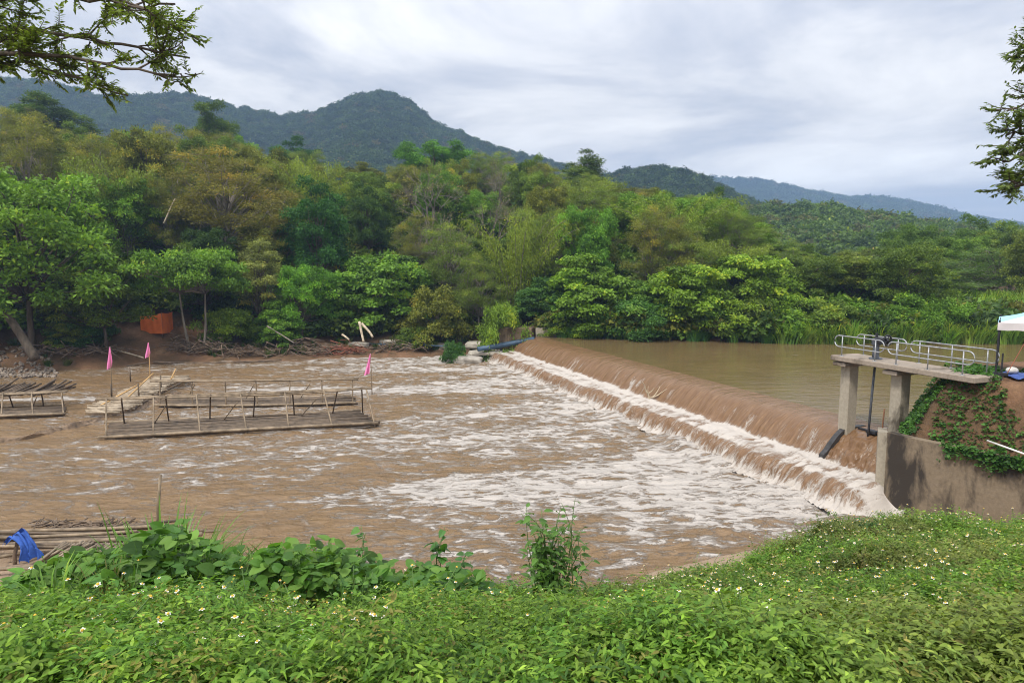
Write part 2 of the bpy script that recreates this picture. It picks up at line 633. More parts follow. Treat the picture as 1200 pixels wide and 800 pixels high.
MOUNT = [
    ('hill', [(-300, 70), (-150, 84), (0, 100), (60, 105), (120, 122), (170, 120), (215, 118), (270, 132), (330, 143), (380, 139), (412, 124), (432, 117), (452, 116), (472, 124), (505, 149), (550, 170), (600, 187), (650, 200), (700, 214), (760, 232), (860, 268), (960, 300)],
     620, 380, 160, 6, 26, 21, 9),
    ('hill', [(640, 262), (690, 222), (730, 208), (765, 206), (800, 212), (835, 224), (880, 246), (930, 268), (990, 290), (1060, 300)], 430, 180, 90, 4, 12, 31, 7),
    ('hill', [(700, 240), (760, 214), (800, 212), (840, 216), (890, 219), (950, 231), (985, 238), (1030, 239), (1080, 248), (1130, 262), (1200, 272), (1320, 280), (1450, 285)], 1500, 600, 300, 10, 40, 41, 22),
    ('hill', [(830, 290), (870, 262), (910, 256), (960, 256), (1010, 264), (1060, 272), (1110, 280), (1170, 284), (1260, 290), (1350, 292)], 260, 110, 60, 3, 6, 51, 5),
]
M_hill = simple('forest_floor', (.045, .065, .025), .95, .3, .02, 0)
hill_pts = []
for k, (nm, prof, Yr, dp, bk, zb_, amp, sd, st) in enumerate(MOUNT):
    XX, YY, Z = mountain(nm, prof, Yr, dp, bk, zb_, amp, sd, st)
    mb = MB()
    mb.grid(np.stack([XX, YY, Z], -1))
    tag(mb.build('hill', M_hill, smooth=True), kind='structure')
    hill_pts.append((XX, YY, Z, Yr, dp, st))

# ------------------------------------------------------------------ water
LVL_UP = 2.0
# profile of the falling sheet: (n downstream, z)
PROF = [(-1.6, 2.03), (-1.0, 2.025), (-.5, 2.0), (-.2, 1.96), (0, 1.90), (.2, 1.80), (.4, 1.66), (.62, 1.46), (.85, 1.22), (1.02, 1.0), (1.18, .89), (1.4, .845), (1.7, .83), (1.9, .82), (2.15, .81), (2.4, .78), (2.62, .71), (2.8, .59), (2.95, .44), (3.08, .27), (3.2, .11), (3.35, .0), (3.6, -.08)]


def resample(pts, n):
    P_ = np.array(pts, float)
    dd = np.concatenate(([0], np.cumsum(np.linalg.norm(np.diff(P_, axis=0), axis=1))))
    s_ = np.linspace(0, dd[-1], n)
    return np.stack([np.interp(s_, dd, P_[:, k]) for k in range(P_.shape[1])], -1), s_


def water_mat(name, foam_scale, stretch, rough=.12, brown=(.25, .145, .075), bump=.35, fall=False):
    m, t, out = newmat(name)
    p = nd(t, 'ShaderNodeBsdfPrincipled')
    p.inputs['IOR'].default_value = 1.33
    p.inputs['Specular IOR Level'].default_value = .5
    P = pos_node(t)
    if fall:
        P = nd(t, 'ShaderNodeUVMap').outputs[0]
    # axes along the flow
    mp = nd(t, 'ShaderNodeMapping')
    if not fall:
        mp.inputs['Rotation'].default_value = (0, 0, R(-14))
    mp.inputs['Scale'].default_value = stretch
    lk(t, P, mp.inputs[0])
    warp = nd(t, 'ShaderNodeTexNoise', i_Scale=.45, i_Detail=3.0)
    lk(t, mp.outputs[0], warp.inputs['Vector'])
    wv = nd(t, 'ShaderNodeVectorMath', operation='MULTIPLY_ADD')
    wv.inputs[1].default_value = (1.6, 1.6, 0)
    lk(t, warp.outputs['Color'], wv.inputs[0])
    lk(t, mp.outputs[0], wv.inputs[2])
    n = nd(t, 'ShaderNodeTexNoise', i_Scale=foam_scale, i_Detail=9.0, i_Roughness=.63, i_Distortion=.5)
    lk(t, wv.outputs[0], n.inputs['Vector'])
    nb = nd(t, 'ShaderNodeTexNoise', i_Scale=foam_scale * 4.5, i_Detail=6.0, i_Roughness=.7, i_Distortion=1.2)
    lk(t, wv.outputs[0], nb.inputs['Vector'])
    f = mathn(t, 'ADD', mathn(t, 'MULTIPLY', n.outputs[0], .68), mathn(t, 'MULTIPLY', nb.outputs[0], .32))
    vo = nd(t, 'ShaderNodeTexVoronoi', feature='DISTANCE_TO_EDGE', i_Scale=foam_scale * 1.7)
    w2 = nd(t, 'ShaderNodeVectorMath', operation='MULTIPLY_ADD')
    w2.inputs[1].default_value = (.9, .9, 0)
    lk(t, nb.outputs['Color'], w2.inputs[0])
    lk(t, wv.outputs[0], w2.inputs[2])
    lk(t, w2.outputs[0], vo.inputs['Vector'])
    lace = mathn(t, 'SUBTRACT', 1.0, mathn(t, 'MULTIPLY', vo.outputs['Distance'], 5.0), clamp=True)
    f = mathn(t, 'ADD', f, mathn(t, 'MULTIPLY', mathn(t, 'SUBTRACT', lace, .3), .11))
    a = nd(t, 'ShaderNodeAttribute', attribute_name='v')
    # v = share of the surface that is foam
    thr = mathn(t, 'SUBTRACT', .74, mathn(t, 'MULTIPLY', a.outputs['Fac'], .46))
    dlt = mathn(t, 'SUBTRACT', f, thr)
    foam = ramp(t, mathn(t, 'ADD', mathn(t, 'MULTIPLY', dlt, 9.0), .5), [(.0, 0.0), (.5, .35), (1.0, 1.0)])
    thin = ramp(t, mathn(t, 'ADD', mathn(t, 'MULTIPLY', dlt, 3.0), .55), [(.0, 0.0), (1.0, .35)])
    cn = nd(t, 'ShaderNodeTexNoise', i_Scale=.6, i_Detail=4.0)
    lk(t, mp.outputs[0], cn.inputs['Vector'])
    bc = ramp(t, cn.outputs[0], [(.3, tuple(v * .85 for v in brown)), (.7, tuple(v * 1.12 for v in brown))])
    if fall:
        m3 = nd(t, 'ShaderNodeMapping')
        m3.inputs['Scale'].default_value = (6.5, .75, 1)
        lk(t, P, m3.inputs[0])
        n3 = nd(t, 'ShaderNodeTexNoise', i_Scale=1.6, i_Detail=7.0, i_Roughness=.7, i_Distortion=.35)
        lk(t, m3.outputs[0], n3.inputs['Vector'])
        bc = ramp(t, n3.outputs[0], [(.28, (.12, .06, .028)), (.45, (.165, .09, .043)), (.6, (.21, .12, .06)), (.76, (.31, .21, .13))])
    c1 = mixc(t, thin, bc, (.27, .195, .14))
    col = mixc(t, foam, c1, (.47, .425, .38))
    lk(t, col, p.inputs['Base Color'])
    lk(t, mathn(t, 'ADD', mathn(t, 'MULTIPLY', foam, .5), rough), p.inputs['Roughness'])
    w1 = nd(t, 'ShaderNodeTexNoise', i_Scale=1.4, i_Detail=7.0, i_Roughness=.6, i_Distortion=.8)
    lk(t, mp.outputs[0], w1.inputs['Vector'])
    h = mathn(t, 'ADD', w1.outputs[0], mathn(t, 'MULTIPLY', foam, .22))
    b = nd(t, 'ShaderNodeBump', i_Strength=bump, i_Distance=.25)
    lk(t, h, b.inputs['Height'])
    lk(t, b.outputs[0], p.inputs['Normal'])
    lk(t, p.outputs[0], out.inputs[0])
    return m


M_pool = water_mat('muddy_pool_water', .85, (.8, 1.9, 1), .14, (.225, .143, .072), 1.0)
M_up = water_mat('muddy_still_water', .5, (.5, 1.6, 1), .04, (.165, .113, .05), .16)
M_fall = water_mat('falling_muddy_water', 2.2, (1.0, .22, 1), .25, (.25, .135, .065), .5, True)

# still water above the weir
s_ = np.linspace(-3, WLEN + 5.2, 60)
far = np.array([0, .5, 1.5, 3, 6, 10, 18, 30, 50, 80, 120, 200, 320])
P3 = np.zeros((len(far), len(s_), 3))
for i, u in enumerate(far):
    q = W0[None] + s_[:, None] * WU[None] - (1.55 + u) * WN[None]
    P3[i, :, :2] = q
    P3[i, :, 2] = 2.03
mb = MB()
mb.grid(P3[:, ::-1], .0)
tag(mb.build('river_water', M_up, smooth=True), kind='structure')

# pool below the weir
px_ = np.arange(-48, 16.5, .16)
py_ = np.arange(12, 67, .16)
PX, PY = np.meshgrid(px_, py_)
dist = (PX - W0[0]) * WN[0] + (PY - W0[1]) * WN[1] - 3.3           # metres downstream of the toe
along = (PX - W0[0]) * WU[0] + (PY - W0[1]) * WU[1]
dd = np.maximum(dist, 0)
foam = .12 * np.exp(-dd / 3) + .60 * np.exp(-dd / 46)
lane = fbm(along * .30 + 4, dd * .045, 61, 3)                       # streaks that follow the current
foam *= .70 + .55 * sstep(.32, .68, lane)
foam += .35 * np.exp(-((PY - 55.0 - .02 * PX) / 1.4) ** 2) * sstep(-25, 0, PX) + .42 * np.exp(-((PY - 46.0 + .05 * (PX + 10)) / .8) ** 2) * sstep(-24, -16, PX) * sstep(6, 0, PX)
foam += .40 * np.exp(-((PY - 42.7 - .02 * (PX + 30)) / .5) ** 2) * sstep(-23, -26, PX)
foam += .36 * np.exp(-((PY - 24.5 - .1 * PX) / 2.6) ** 2) * sstep(-9, -2, PX)
foam = np.clip(foam * .92, .07, .66)
foam *= 1 - .22 * sstep(24, 20.5, PY) * sstep(9, 5, PX)
wav = (fbm(along * 1.1 + .3 * dd, dd * .8, 71, 4) - .5) * (.10 + .50 * np.exp(-dd / 5)) + (fbm(PX * .35, PY * .9, 81, 3) - .5) * .22 + (fbm(PX * 1.1, PY * 2.4, 83, 3) - .5) * .12
PZ = wav + .10 * np.exp(-dd / 1.2)
PZ = np.where(dist < -.3, -.3, PZ)
mb = MB()
mb.grid(np.stack([PX, PY, PZ], -1), foam)
tag(mb.build('pool_water', M_pool, smooth=True), kind='structure')

# falling sheet


def sheet(name, s0, s1, ds=.05, foam_extra=0.0, lift=0.0):
    prof, sl_ = resample(PROF, 110)
    ss = np.arange(s0, s1 + ds / 2, ds)
    S, K = np.meshgrid(ss, np.arange(len(prof)))
    n_ = prof[K, 0]
    rough_amp = sstep(WLEN - .1, WLEN + .5, S)
    z_ = prof[K, 1] + lift
    L_ = sl_[K]
    tz = np.gradient(prof, axis=0)
    tz /= np.linalg.norm(tz, axis=1)[:, None]
    nn = np.stack([-tz[:, 1], tz[:, 0]], -1)
    up1 = sstep(-.3, .5, n_) * sstep(1.6, 1.1, n_)                  # first fall
    ap = sstep(1.0, 1.4, n_) * sstep(2.75, 2.4, n_)                  # foaming apron
    up2 = sstep(2.35, 2.75, n_)                                     # second fall
    r1 = ((fbm(S * 2.6, L_ * .35, 91, 4) - .5) * .12 + (fbm(S * 8, L_ * .8, 95, 3) - .5) * .07) * sstep(-.2, .6, n_)
    r1 += (fbm(S * .7, L_ * .22, 97, 3) - .5) * .16 * sstep(-.2, .6, n_)
    r1 += (np.abs(fbm(S * 2.2 + .2 * L_, L_ * 1.1, 93, 4) - .5) - .12) * .75 * rough_amp
    ra = (fbm(S * 1.6, n_ * 2.2, 101, 5) - .5) * .30
    r2 = (.5 - np.abs(fbm(S * 3.0 + .3 * fbm(S * 2, L_, 113), L_ * .9, 111, 3) - .5) * 2) * .26 + (fbm(S * 9, L_ * 3, 115, 3) - .5) * .13
    wob = (fbm(S * .55, S * 0, 121, 3) - .5) * .55                  # the second lip wanders
    disp = r1 * up1 + ra * ap + r2 * up2
    N_ = n_ + wob * sstep(1.8, 2.5, n_) + disp * nn[K, 0]
    Z_ = z_ + disp * nn[K, 1]
    xy = W0[None, None] + S[..., None] * WU + N_[..., None] * WN
    Z_ = Z_ * (1 - .98 * sstep(s1 - 1.1, s1 - .1, S) * sstep(1.2, 1.8, n_))
    edge_t = sstep(2.9, 3.3, n_)
    fo = .02 + up1 * (.08 + .30 * sstep(.5, .75, fbm(S * .9, L_ * .5, 141, 3)) * sstep(0, .8, n_)) + ap * (.62 + .35 * (fbm(S * .5, n_ * 1.2, 131, 3) - .5)) + up2 * .30 + edge_t * .35 + foam_extra * up1
    fo += .3 * sstep(s1 - 1.2, s1 - .5, S) * sstep(1.2, 1.8, n_)
    fo += .25 * sstep(1.0, 1.4, n_) * sstep(1.8, 1.4, n_)
    mb = MB()
    mb.grid(np.concatenate([xy, Z_[..., None]], -1), np.clip(fo, 0, 1))
    o = mb.build(name, M_fall, smooth=True)
    me = o.data
    uvl = me.uv_layers.new(name='UVMap')
    uv = np.stack([S, L_ * 1.0], -1).reshape(-1, 2)
    li = np.zeros(len(me.loops), np.int32)
    me.loops.foreach_get('vertex_index', li)
    uvl.data.foreach_set('uv', uv[li].astype(np.float32).ravel())
    return tag(o, kind='structure')


sheet('falling_water', -1.2, WLEN + 4.3)

# ------------------------------------------------------------------ plants: prototypes
rng = np.random.RandomState(5)


def unit(n, r):
    v = r.normal(size=(n, 3))
    return v / np.linalg.norm(v, axis=1)[:, None]


def bend(p0, p1, r, k=7, amp=.12, sag=0.0):
    t = np.linspace(0, 1, k)[:, None]
    p0 = np.asarray(p0, float)
    p1 = np.asarray(p1, float)
    L = np.linalg.norm(p1 - p0)
    off = r.normal(size=3) * amp * L
    off2 = r.normal(size=3) * amp * L * .4
    q = p0 * (1 - t) + p1 * t + off * (t * (1 - t) * 2) + off2 * np.sin(t * PI * 2.3) * .5 * t ** .5
    q[:, 2] += sag * L * (t * (1 - t))[:, 0] * 2
    return q


def blob(mb, c, rx, rz, n, L, W, r, up=.5, droop=.3, jit=.5, a0=.5, shell=.55):
    """leaves through the outer part of a flattened lump, facing out and up"""
    u = unit(n, r)
    u[:, 2] = np.where(u[:, 2] < -.35, -u[:, 2], u[:, 2])
    rr = (shell + (1 - shell) * r.rand(n)) * (1 + .25 * r.normal(size=n) * .6)
    pos = np.asarray(c) + u * rr[:, None] * np.array((rx, rx, rz))
    nrm = u * .7 + np.array((0, 0, up)) + r.normal(size=(n, 3)) * jit
    d = u * np.array((1, 1, .2)) + r.normal(size=(n, 3)) * .7 - np.array((0, 0, droop))
    a = np.clip(a0 + r.normal(size=n) * .17, 0, 1)
    mb.leaves(pos, d, nrm, L * (.7 + .6 * r.rand(n)), W * (.7 + .6 * r.rand(n)), a)


def proto(name, cat, trunk_mb, crown_mb, bark):
    root = bpy.data.objects.new(name, None)
    root['category'] = cat
    if trunk_mb is not None and trunk_mb.n:
        o = trunk_mb.build('trunk' if cat == 'tree' else 'stems', bark, root, True)
    o = crown_mb.build('crown' if cat == 'tree' else 'foliage', M_leaf, root)
    return root


def grow(name, seed, H, rx, rz, zc, nb, br, per, L, W, flat=.7, up=.5, droop=.3, shell=.55, trunks=1, cat='tree', bark=None, lobes=.35, jit=.5, twigs=0, tr=.16, low=-.75, k0=3):
    r = np.random.RandomState(seed)
    tm, cm = MB(), MB()
    # blob centres on and in an uneven ellipsoid
    cents = []
    tries = 0
    while len(cents) < nb and tries < 5000:
        tries += 1
        u = unit(1, r)[0]
        if u[2] < low:
            continue
        rad = (.45 + .55 * r.rand() ** .5) * (1 + lobes * (fbm(u[0] * 1.3 + 9, u[1] * 1.3 + u[2], seed, 2) - .5) * 2)
        c = np.array((u[0] * rx, u[1] * rx, zc + u[2] * rz)) * np.array((rad, rad, 1)) + np.array((0, 0, (rad - 1) * u[2] * rz))
        if all(np.linalg.norm(c - q) > br * .75 for q in cents):
            cents.append(c)
    tops = []
    for k in range(trunks):
        an = r.rand() * 6.3
        base = np.array((math.cos(an), math.sin(an), 0)) * (.0 if trunks == 1 else .25 * rx * .5)
        tip = np.array((math.cos(an) * rx * .15 * trunks, math.sin(an) * rx * .15 * trunks, zc + rz * .35)) + r.normal(size=3) * .2 * np.array((1, 1, 0))
        q = bend(base, tip, r, 9, .05)
        tm.tube(q, np.linspace(tr, tr * .3, 9), 7)
        tops.append(q)
    for c in cents:
        q = tops[r.randint(len(tops))]
        k = np.clip(int((c[2] - rz * .5) / max(q[-1, 2], .1) * 8 * (.6 + .3 * r.rand())), k0 if cat == 'tree' else 1, 7)
        br_ = bend(q[k], c, r, 6, .12, .05)
        tm.tube(br_, np.linspace(tr * .38, tr * .08, 6), 5)
        b = br * (.75 + .5 * r.rand())
        a0 = .5 + r.normal() * .2
        blob(cm, c, b, b * flat, int(per * (b / br) ** 2), L, W, r, up, droop, jit, a0, shell)
        for _ in range(twigs):
            e = c + unit(1, r)[0] * b * 1.15
            tm.tube(bend(c, e, r, 4, .15), np.linspace(tr * .10, tr * .04, 4), 4)
    return proto(name, cat, tm, cm, bark or M_bark)


def grow_bare(name, seed, H, leafy=250):
    r = np.random.RandomState(seed)
    tm, cm = MB(), MB()

    def rec(p, d, L, rad, lv):
        e = p + d * L
        tm.tube(bend(p, e, r, 5, .07), np.linspace(rad, rad * .62, 5), 6 if lv < 2 else 4, cap=False)
        if lv == 5:
            if r.rand() < .5:
                n = 5
                cm.leaves(e + r.normal(size=(n, 3)) * .2, unit(n, r), unit(n, r), .16, .07, r.rand(n))
            return
        for _ in range(3 if lv < 4 else 3):
            dn = d * (1.0 if lv else 1.4) + r.normal(size=3) * .55 + np.array((0, 0, .25))
            dn /= np.linalg.norm(dn)
            rec(e - d * L * r.rand() * .35, dn, L * (.62 + .22 * r.rand()), rad * .55, lv + 1)
    rec(np.zeros(3), np.array((r.normal() * .05, r.normal() * .05, 1.0)), H * .30, .16, 0)
    return proto(name, 'tree', tm, cm, M_bark_pale)


def grow_bamboo(name, seed, H, nc=34):
    r = np.random.RandomState(seed)
    tm, cm = MB(), MB()
    for k in range(nc):
        an = r.rand() * 6.3
        b0 = np.array((math.cos(an), math.sin(an), 0)) * .8 * r.rand() ** .5
        h = H * (.6 + .45 * r.rand())
        out_ = (.18 + .38 * r.rand()) * h
        t_ = np.linspace(0, 1, 14)
        q = b0 + np.outer(t_ ** 2.1 * out_, (math.cos(an), math.sin(an), 0)) + np.outer(h * (t_ - .22 * t_ ** 3.5), (0, 0, 1))
        tm.tube(q, np.linspace(.05, .012, 14), 5, cap=False)
        n = 460
        tt = .25 + .75 * r.rand(n) ** .75
        pos = np.stack([np.interp(tt, t_, q[:, i]) for i in range(3)], -1) + r.normal(size=(n, 3)) * (np.array((.42, .42, .34)) * (1.15 - .6 * tt[:, None]))
        d = r.normal(size=(n, 3)) * .6 + np.array((math.cos(an) * .5, math.sin(an) * .5, -.55))
        cm.leaves(pos, d, r.normal(size=(n, 3)) * .6 + np.array((0, 0, 1.)), .30, .055, np.clip(.5 + .18 * r.normal(size=n) + .1 * r.normal(), 0, 1))
    return proto(name, 'tree', tm, cm, M_bark_pale)


K = {}
K['broad'] = [grow('leafy_tree', 11 + i, 9, 3.3, 3.7, 5.2, 80, .82, 300, .23, .125, .85, .5, .3, .45, 1, lobes=.8, jit=.6) for i in range(3)]
K['tall'] = [grow('slender_tree', 31 + i, 11, 2.2, 4.4, 6.8, 46, .75, 230, .24, .11, .8, .5, .4, .4, 1, lobes=.6, twigs=3, tr=.13) for i in range(2)]
K['feather'] = [grow('feathery_tree', 41 + i, 10, 3.6, 4.1, 5.8, 95, .85, 330, .20, .055, .85, .4, .5, .25, 2, bark=M_bark_pale, lobes=.6, jit=.8, twigs=5, tr=.14) for i in range(3)]
K['umbrella'] = [grow('spreading_tree', 61, 6.6, 4.0, 1.9, 4.7, 60, .85, 330, .24, .13, .55, .8, .35, .5, 2, bark=M_bark_pale, lobes=.6, tr=.13, low=-.45, k0=6)]
K['dome'] = [grow('leafy_bush', 71 + i, 3.2, 2.5, 2.1, 1.0, 60, .62, 230, .20, .12, .85, .6, .35, .45, 3, 'shrub', lobes=.5, tr=.06, low=-.4) for i in range(3)]
K['vine'] = [grow('vine_covered_mound', 81 + i, 4.5, 2.6, 3.1, 1.4, 80, .62, 260, .20, .15, .6, .5, .75, .6, 2, 'shrub', lobes=.6, tr=.06, low=-.35) for i in range(2)]
K['bare'] = [grow_bare('bare_tree', 91 + i, 10) for i in range(2)]
K['bamboo'] = [grow_bamboo('bamboo_clump', 101 + i, 9) for i in range(2)]
EXT = {}
for k, lst in K.items():
    for q in lst:
        vs = []
        for ch in q.children:
            a = np.zeros(len(ch.data.vertices) * 3, np.float32)
            ch.data.vertices.foreach_get('co', a)
            vs.append(a.reshape(-1, 3))
        vs = np.concatenate(vs)
        EXT[q.name] = (np.percentile(vs[:, 2], 99.6), np.percentile(np.abs(vs[:, :2]), 97))
for lst in K.values():                       # prototypes leave the scene; only their copies stand in it
    for q in lst:
        for ch in q.children:
            C.objects.unlink(ch)


def plant(kind, X, Y, H, width, color, label, group=None, rz=None, tilt=(0, 0), var=None, sink=.15):
    lst = K[kind]
    q = lst[rng.randint(len(lst)) if var is None else var % len(lst)]
    h0, r0 = EXT[q.name]
    z = float(ground_z(X, Y))
    sz = H / h0
    sx = (width / 2 / r0) if width else sz
    r = dup(q, (X, Y, z - sink), rng.rand() * 6.28 if rz is None else rz, (sx, sx, sz), label, group, tilt)
    for ch in r.children:
        ch.color = (*[min(.32, q_ * k2_) for q_, k2_ in zip(color, (1.10, 1.16, 1.0))], 1)
    PLACED.append((kind, X, Y, H, width or sx * r0 * 2, r))
    return r


PLACED = []
GREEN = (.130, .185, .032)
LUSH = (.140, .245, .032)
DARK = (.060, .110, .022)
OLIVE = (.180, .185, .034)
RUST = (.205, .175, .036)
YGREEN = (.205, .250, .032)
GREY = (.20, .18, .09)


def hero(kind, px, py, Y, wpx, color, label, group='trees on the far bank', **kw):
    top = dep(px, py, Y)
    g = float(ground_z(top[0], Y))
    if kind in ('vine', 'dome') and 'dark' not in label and color not in (OLIVE, LUSH):
        color = (.088 + .02 * rng.rand(), .165 + .02 * rng.rand(), .028)
    k_ = 1.0 if 'dark' in label else 1.25
    color = (color[0] * 1.25 * k_, color[1] * 1.10 * k_, color[2]) if color not in (RUST, OLIVE, YGREEN, LUSH, GREY) else color
    return plant(kind, top[0], Y, max(1.2, top[2] - g + .15), wpx * Y / FPX, color, label, group, **kw)


HERO = [
    ('feather', 265, 176, 76, 150, RUST, 'big rust olive feathery tree above the orange tarpaulin shelter'),
    ('umbrella', 224, 292, 61.5, 105, LUSH, 'small bright green spreading tree with pale forked trunks right of the orange shelter'),
    ('broad', 374, 212, 73, 85, (.035, .11, .025), 'dark green dense tree right of the big rust olive tree'),
    ('broad', 46, 112, 118, 95, DARK, 'dark round crowned tree on the skyline at far left'),
    ('broad', 247, 117, 118, 55, DARK, 'dark green tree on the skyline above the big rust tree'),
    ('broad', 342, 163, 116, 60, (.035, .10, .03), 'dark leafy hilltop tree right of the rust tree crown'),
    ('broad', 512, 169, 112, 80, (.06, .15, .03), 'mid green round tree on the hilltop below the mountain peak'),
    ('bare', 503, 198, 84, 85, GREY, 'leafless grey twiggy tree in the middle of the hillside'),
    ('bare', 168, 152, 96, 85, GREY, 'leafless purple grey tree left of the rust olive tree'),
    ('tall', 685, 178, 100, 48, (.06, .10, .035), 'thin sparse tree poking above the skyline right of the hilltop'),
    ('broad', 686, 243, 69, 62, (.09, .26, .035), 'brightest fresh green tree on the slope above the weir end'),
    ('bamboo', 606, 252, 68, 95, YGREEN, 'yellow green bamboo clump above the far end of the weir'),
    ('bamboo', 790, 232, 73, 110, (.135, .21, .035), 'tall arching bamboo clump on the slope behind the still water'),
    ('bamboo', 858, 282, 66, 90, (.145, .22, .04), 'lower bamboo clump beside the vine covered mound'),
    ('broad', 838, 222, 84, 48, (.055, .11, .03), 'dark narrow tree top above the bamboo on the right slope'),
    ('vine', 812, 312, 61, 105, (.065, .155, .04), 'steep mound of vines and creepers by the upstream water'),
    ('vine', 892, 300, 62, 105, (.07, .165, .03), 'rounded green tree at the right foot of the wooded slope'),
    ('vine', 700, 300, 64, 110, (.075, .16, .04), 'broad leafy tree right of the bamboo above the weir end'),
    ('feather', 1048, 300, 72, 175, (.075, .135, .035), 'wide dark feathery tree behind the reed bank beyond the sluice'),
    ('feather', 1150, 292, 76, 150, (.08, .145, .035), 'wide dark feathery tree behind the tent corner'),
    ('broad', 1148, 252, 96, 60, (.07, .13, .035), 'tall tree on the right skyline above the tent'),
    ('broad', 1076, 264, 92, 60, (.065, .12, .03), 'leafy skyline tree left of the tall one above the tent'),
    ('broad', 22, 205, 57, 190, (.10, .19, .035), 'big spreading green tree behind the leaning trunk on the left shore'),
    ('feather', 336, 186, 94, 75, YGREEN, 'yellow green feathery tree right of the rust tree top'),
    ('vine', 436, 300, 69.5, 115, LUSH, 'bright green creeper covered bush above the shore driftwood'),
    ('broad', 350, 312, 64.5, 66, (.085, .21, .03), 'small bright tree leaning over the driftwood bank'),
    ('dome', 514, 336, 66.5, 75, OLIVE, 'olive bush with drooping dry grass left of the concrete abutment'),
    ('tall', 300, 282, 65, 60, (.17, .21, .09), 'pale grey green sapling behind the small bright tree'),
    ('dome', 588, 357, 61.3, 50, (.06, .17, .03), 'small round bush growing on the concrete abutment'),
    ('dome', 533, 400, 60.0, 32, (.05, .13, .03), 'dark little bush on the rocks at the edge of the foam'),
    ('dome', 655, 366, 62.5, 48, (.06, .16, .035), 'low green bush on the bank just past the weir end'),
    ('dome', 690, 372, 61.0, 45, (.06, .14, .035), 'low leafy bush by the water right of the weir end'),
    ('dome', 920, 345, 60, 70, (.13, .20, .035), 'yellowish bush at the left end of the reed bank'),
    ('tall', 80, 300, 63, 80, (.06, .13, .03), 'dark leafy tree in shade left of the orange shelter'),
    ('dome', 152, 388, 64.5, 30, (.07, .17, .03), 'low bush at the left foot of the orange shelter'),
    ('dome', 95, 372, 60, 60, (.05, .13, .03), 'dark bush under the big tree on the left shore'),
    ('dome', 268, 362, 64, 60, (.06, .15, .03), 'leafy bush under the small spreading tree'),
    ('vine', 640, 325, 65.5, 80, (.06, .14, .035), 'dark leafy tree close above the concrete abutment'),
    ('feather', 560, 300, 68, 70, (.10, .15, .035), 'fine leaved tree left of the yellow green bamboo'),
    ('dome', 760, 352, 60.5, 90, (.06, .145, .035), 'wide dark green bush hanging over the still water'),
    ('dome', 850, 350, 59.5, 80, (.06, .15, .03), 'leafy bush at the foot of the vine mound'),
]
for h_ in HERO:
    hero(*h_)

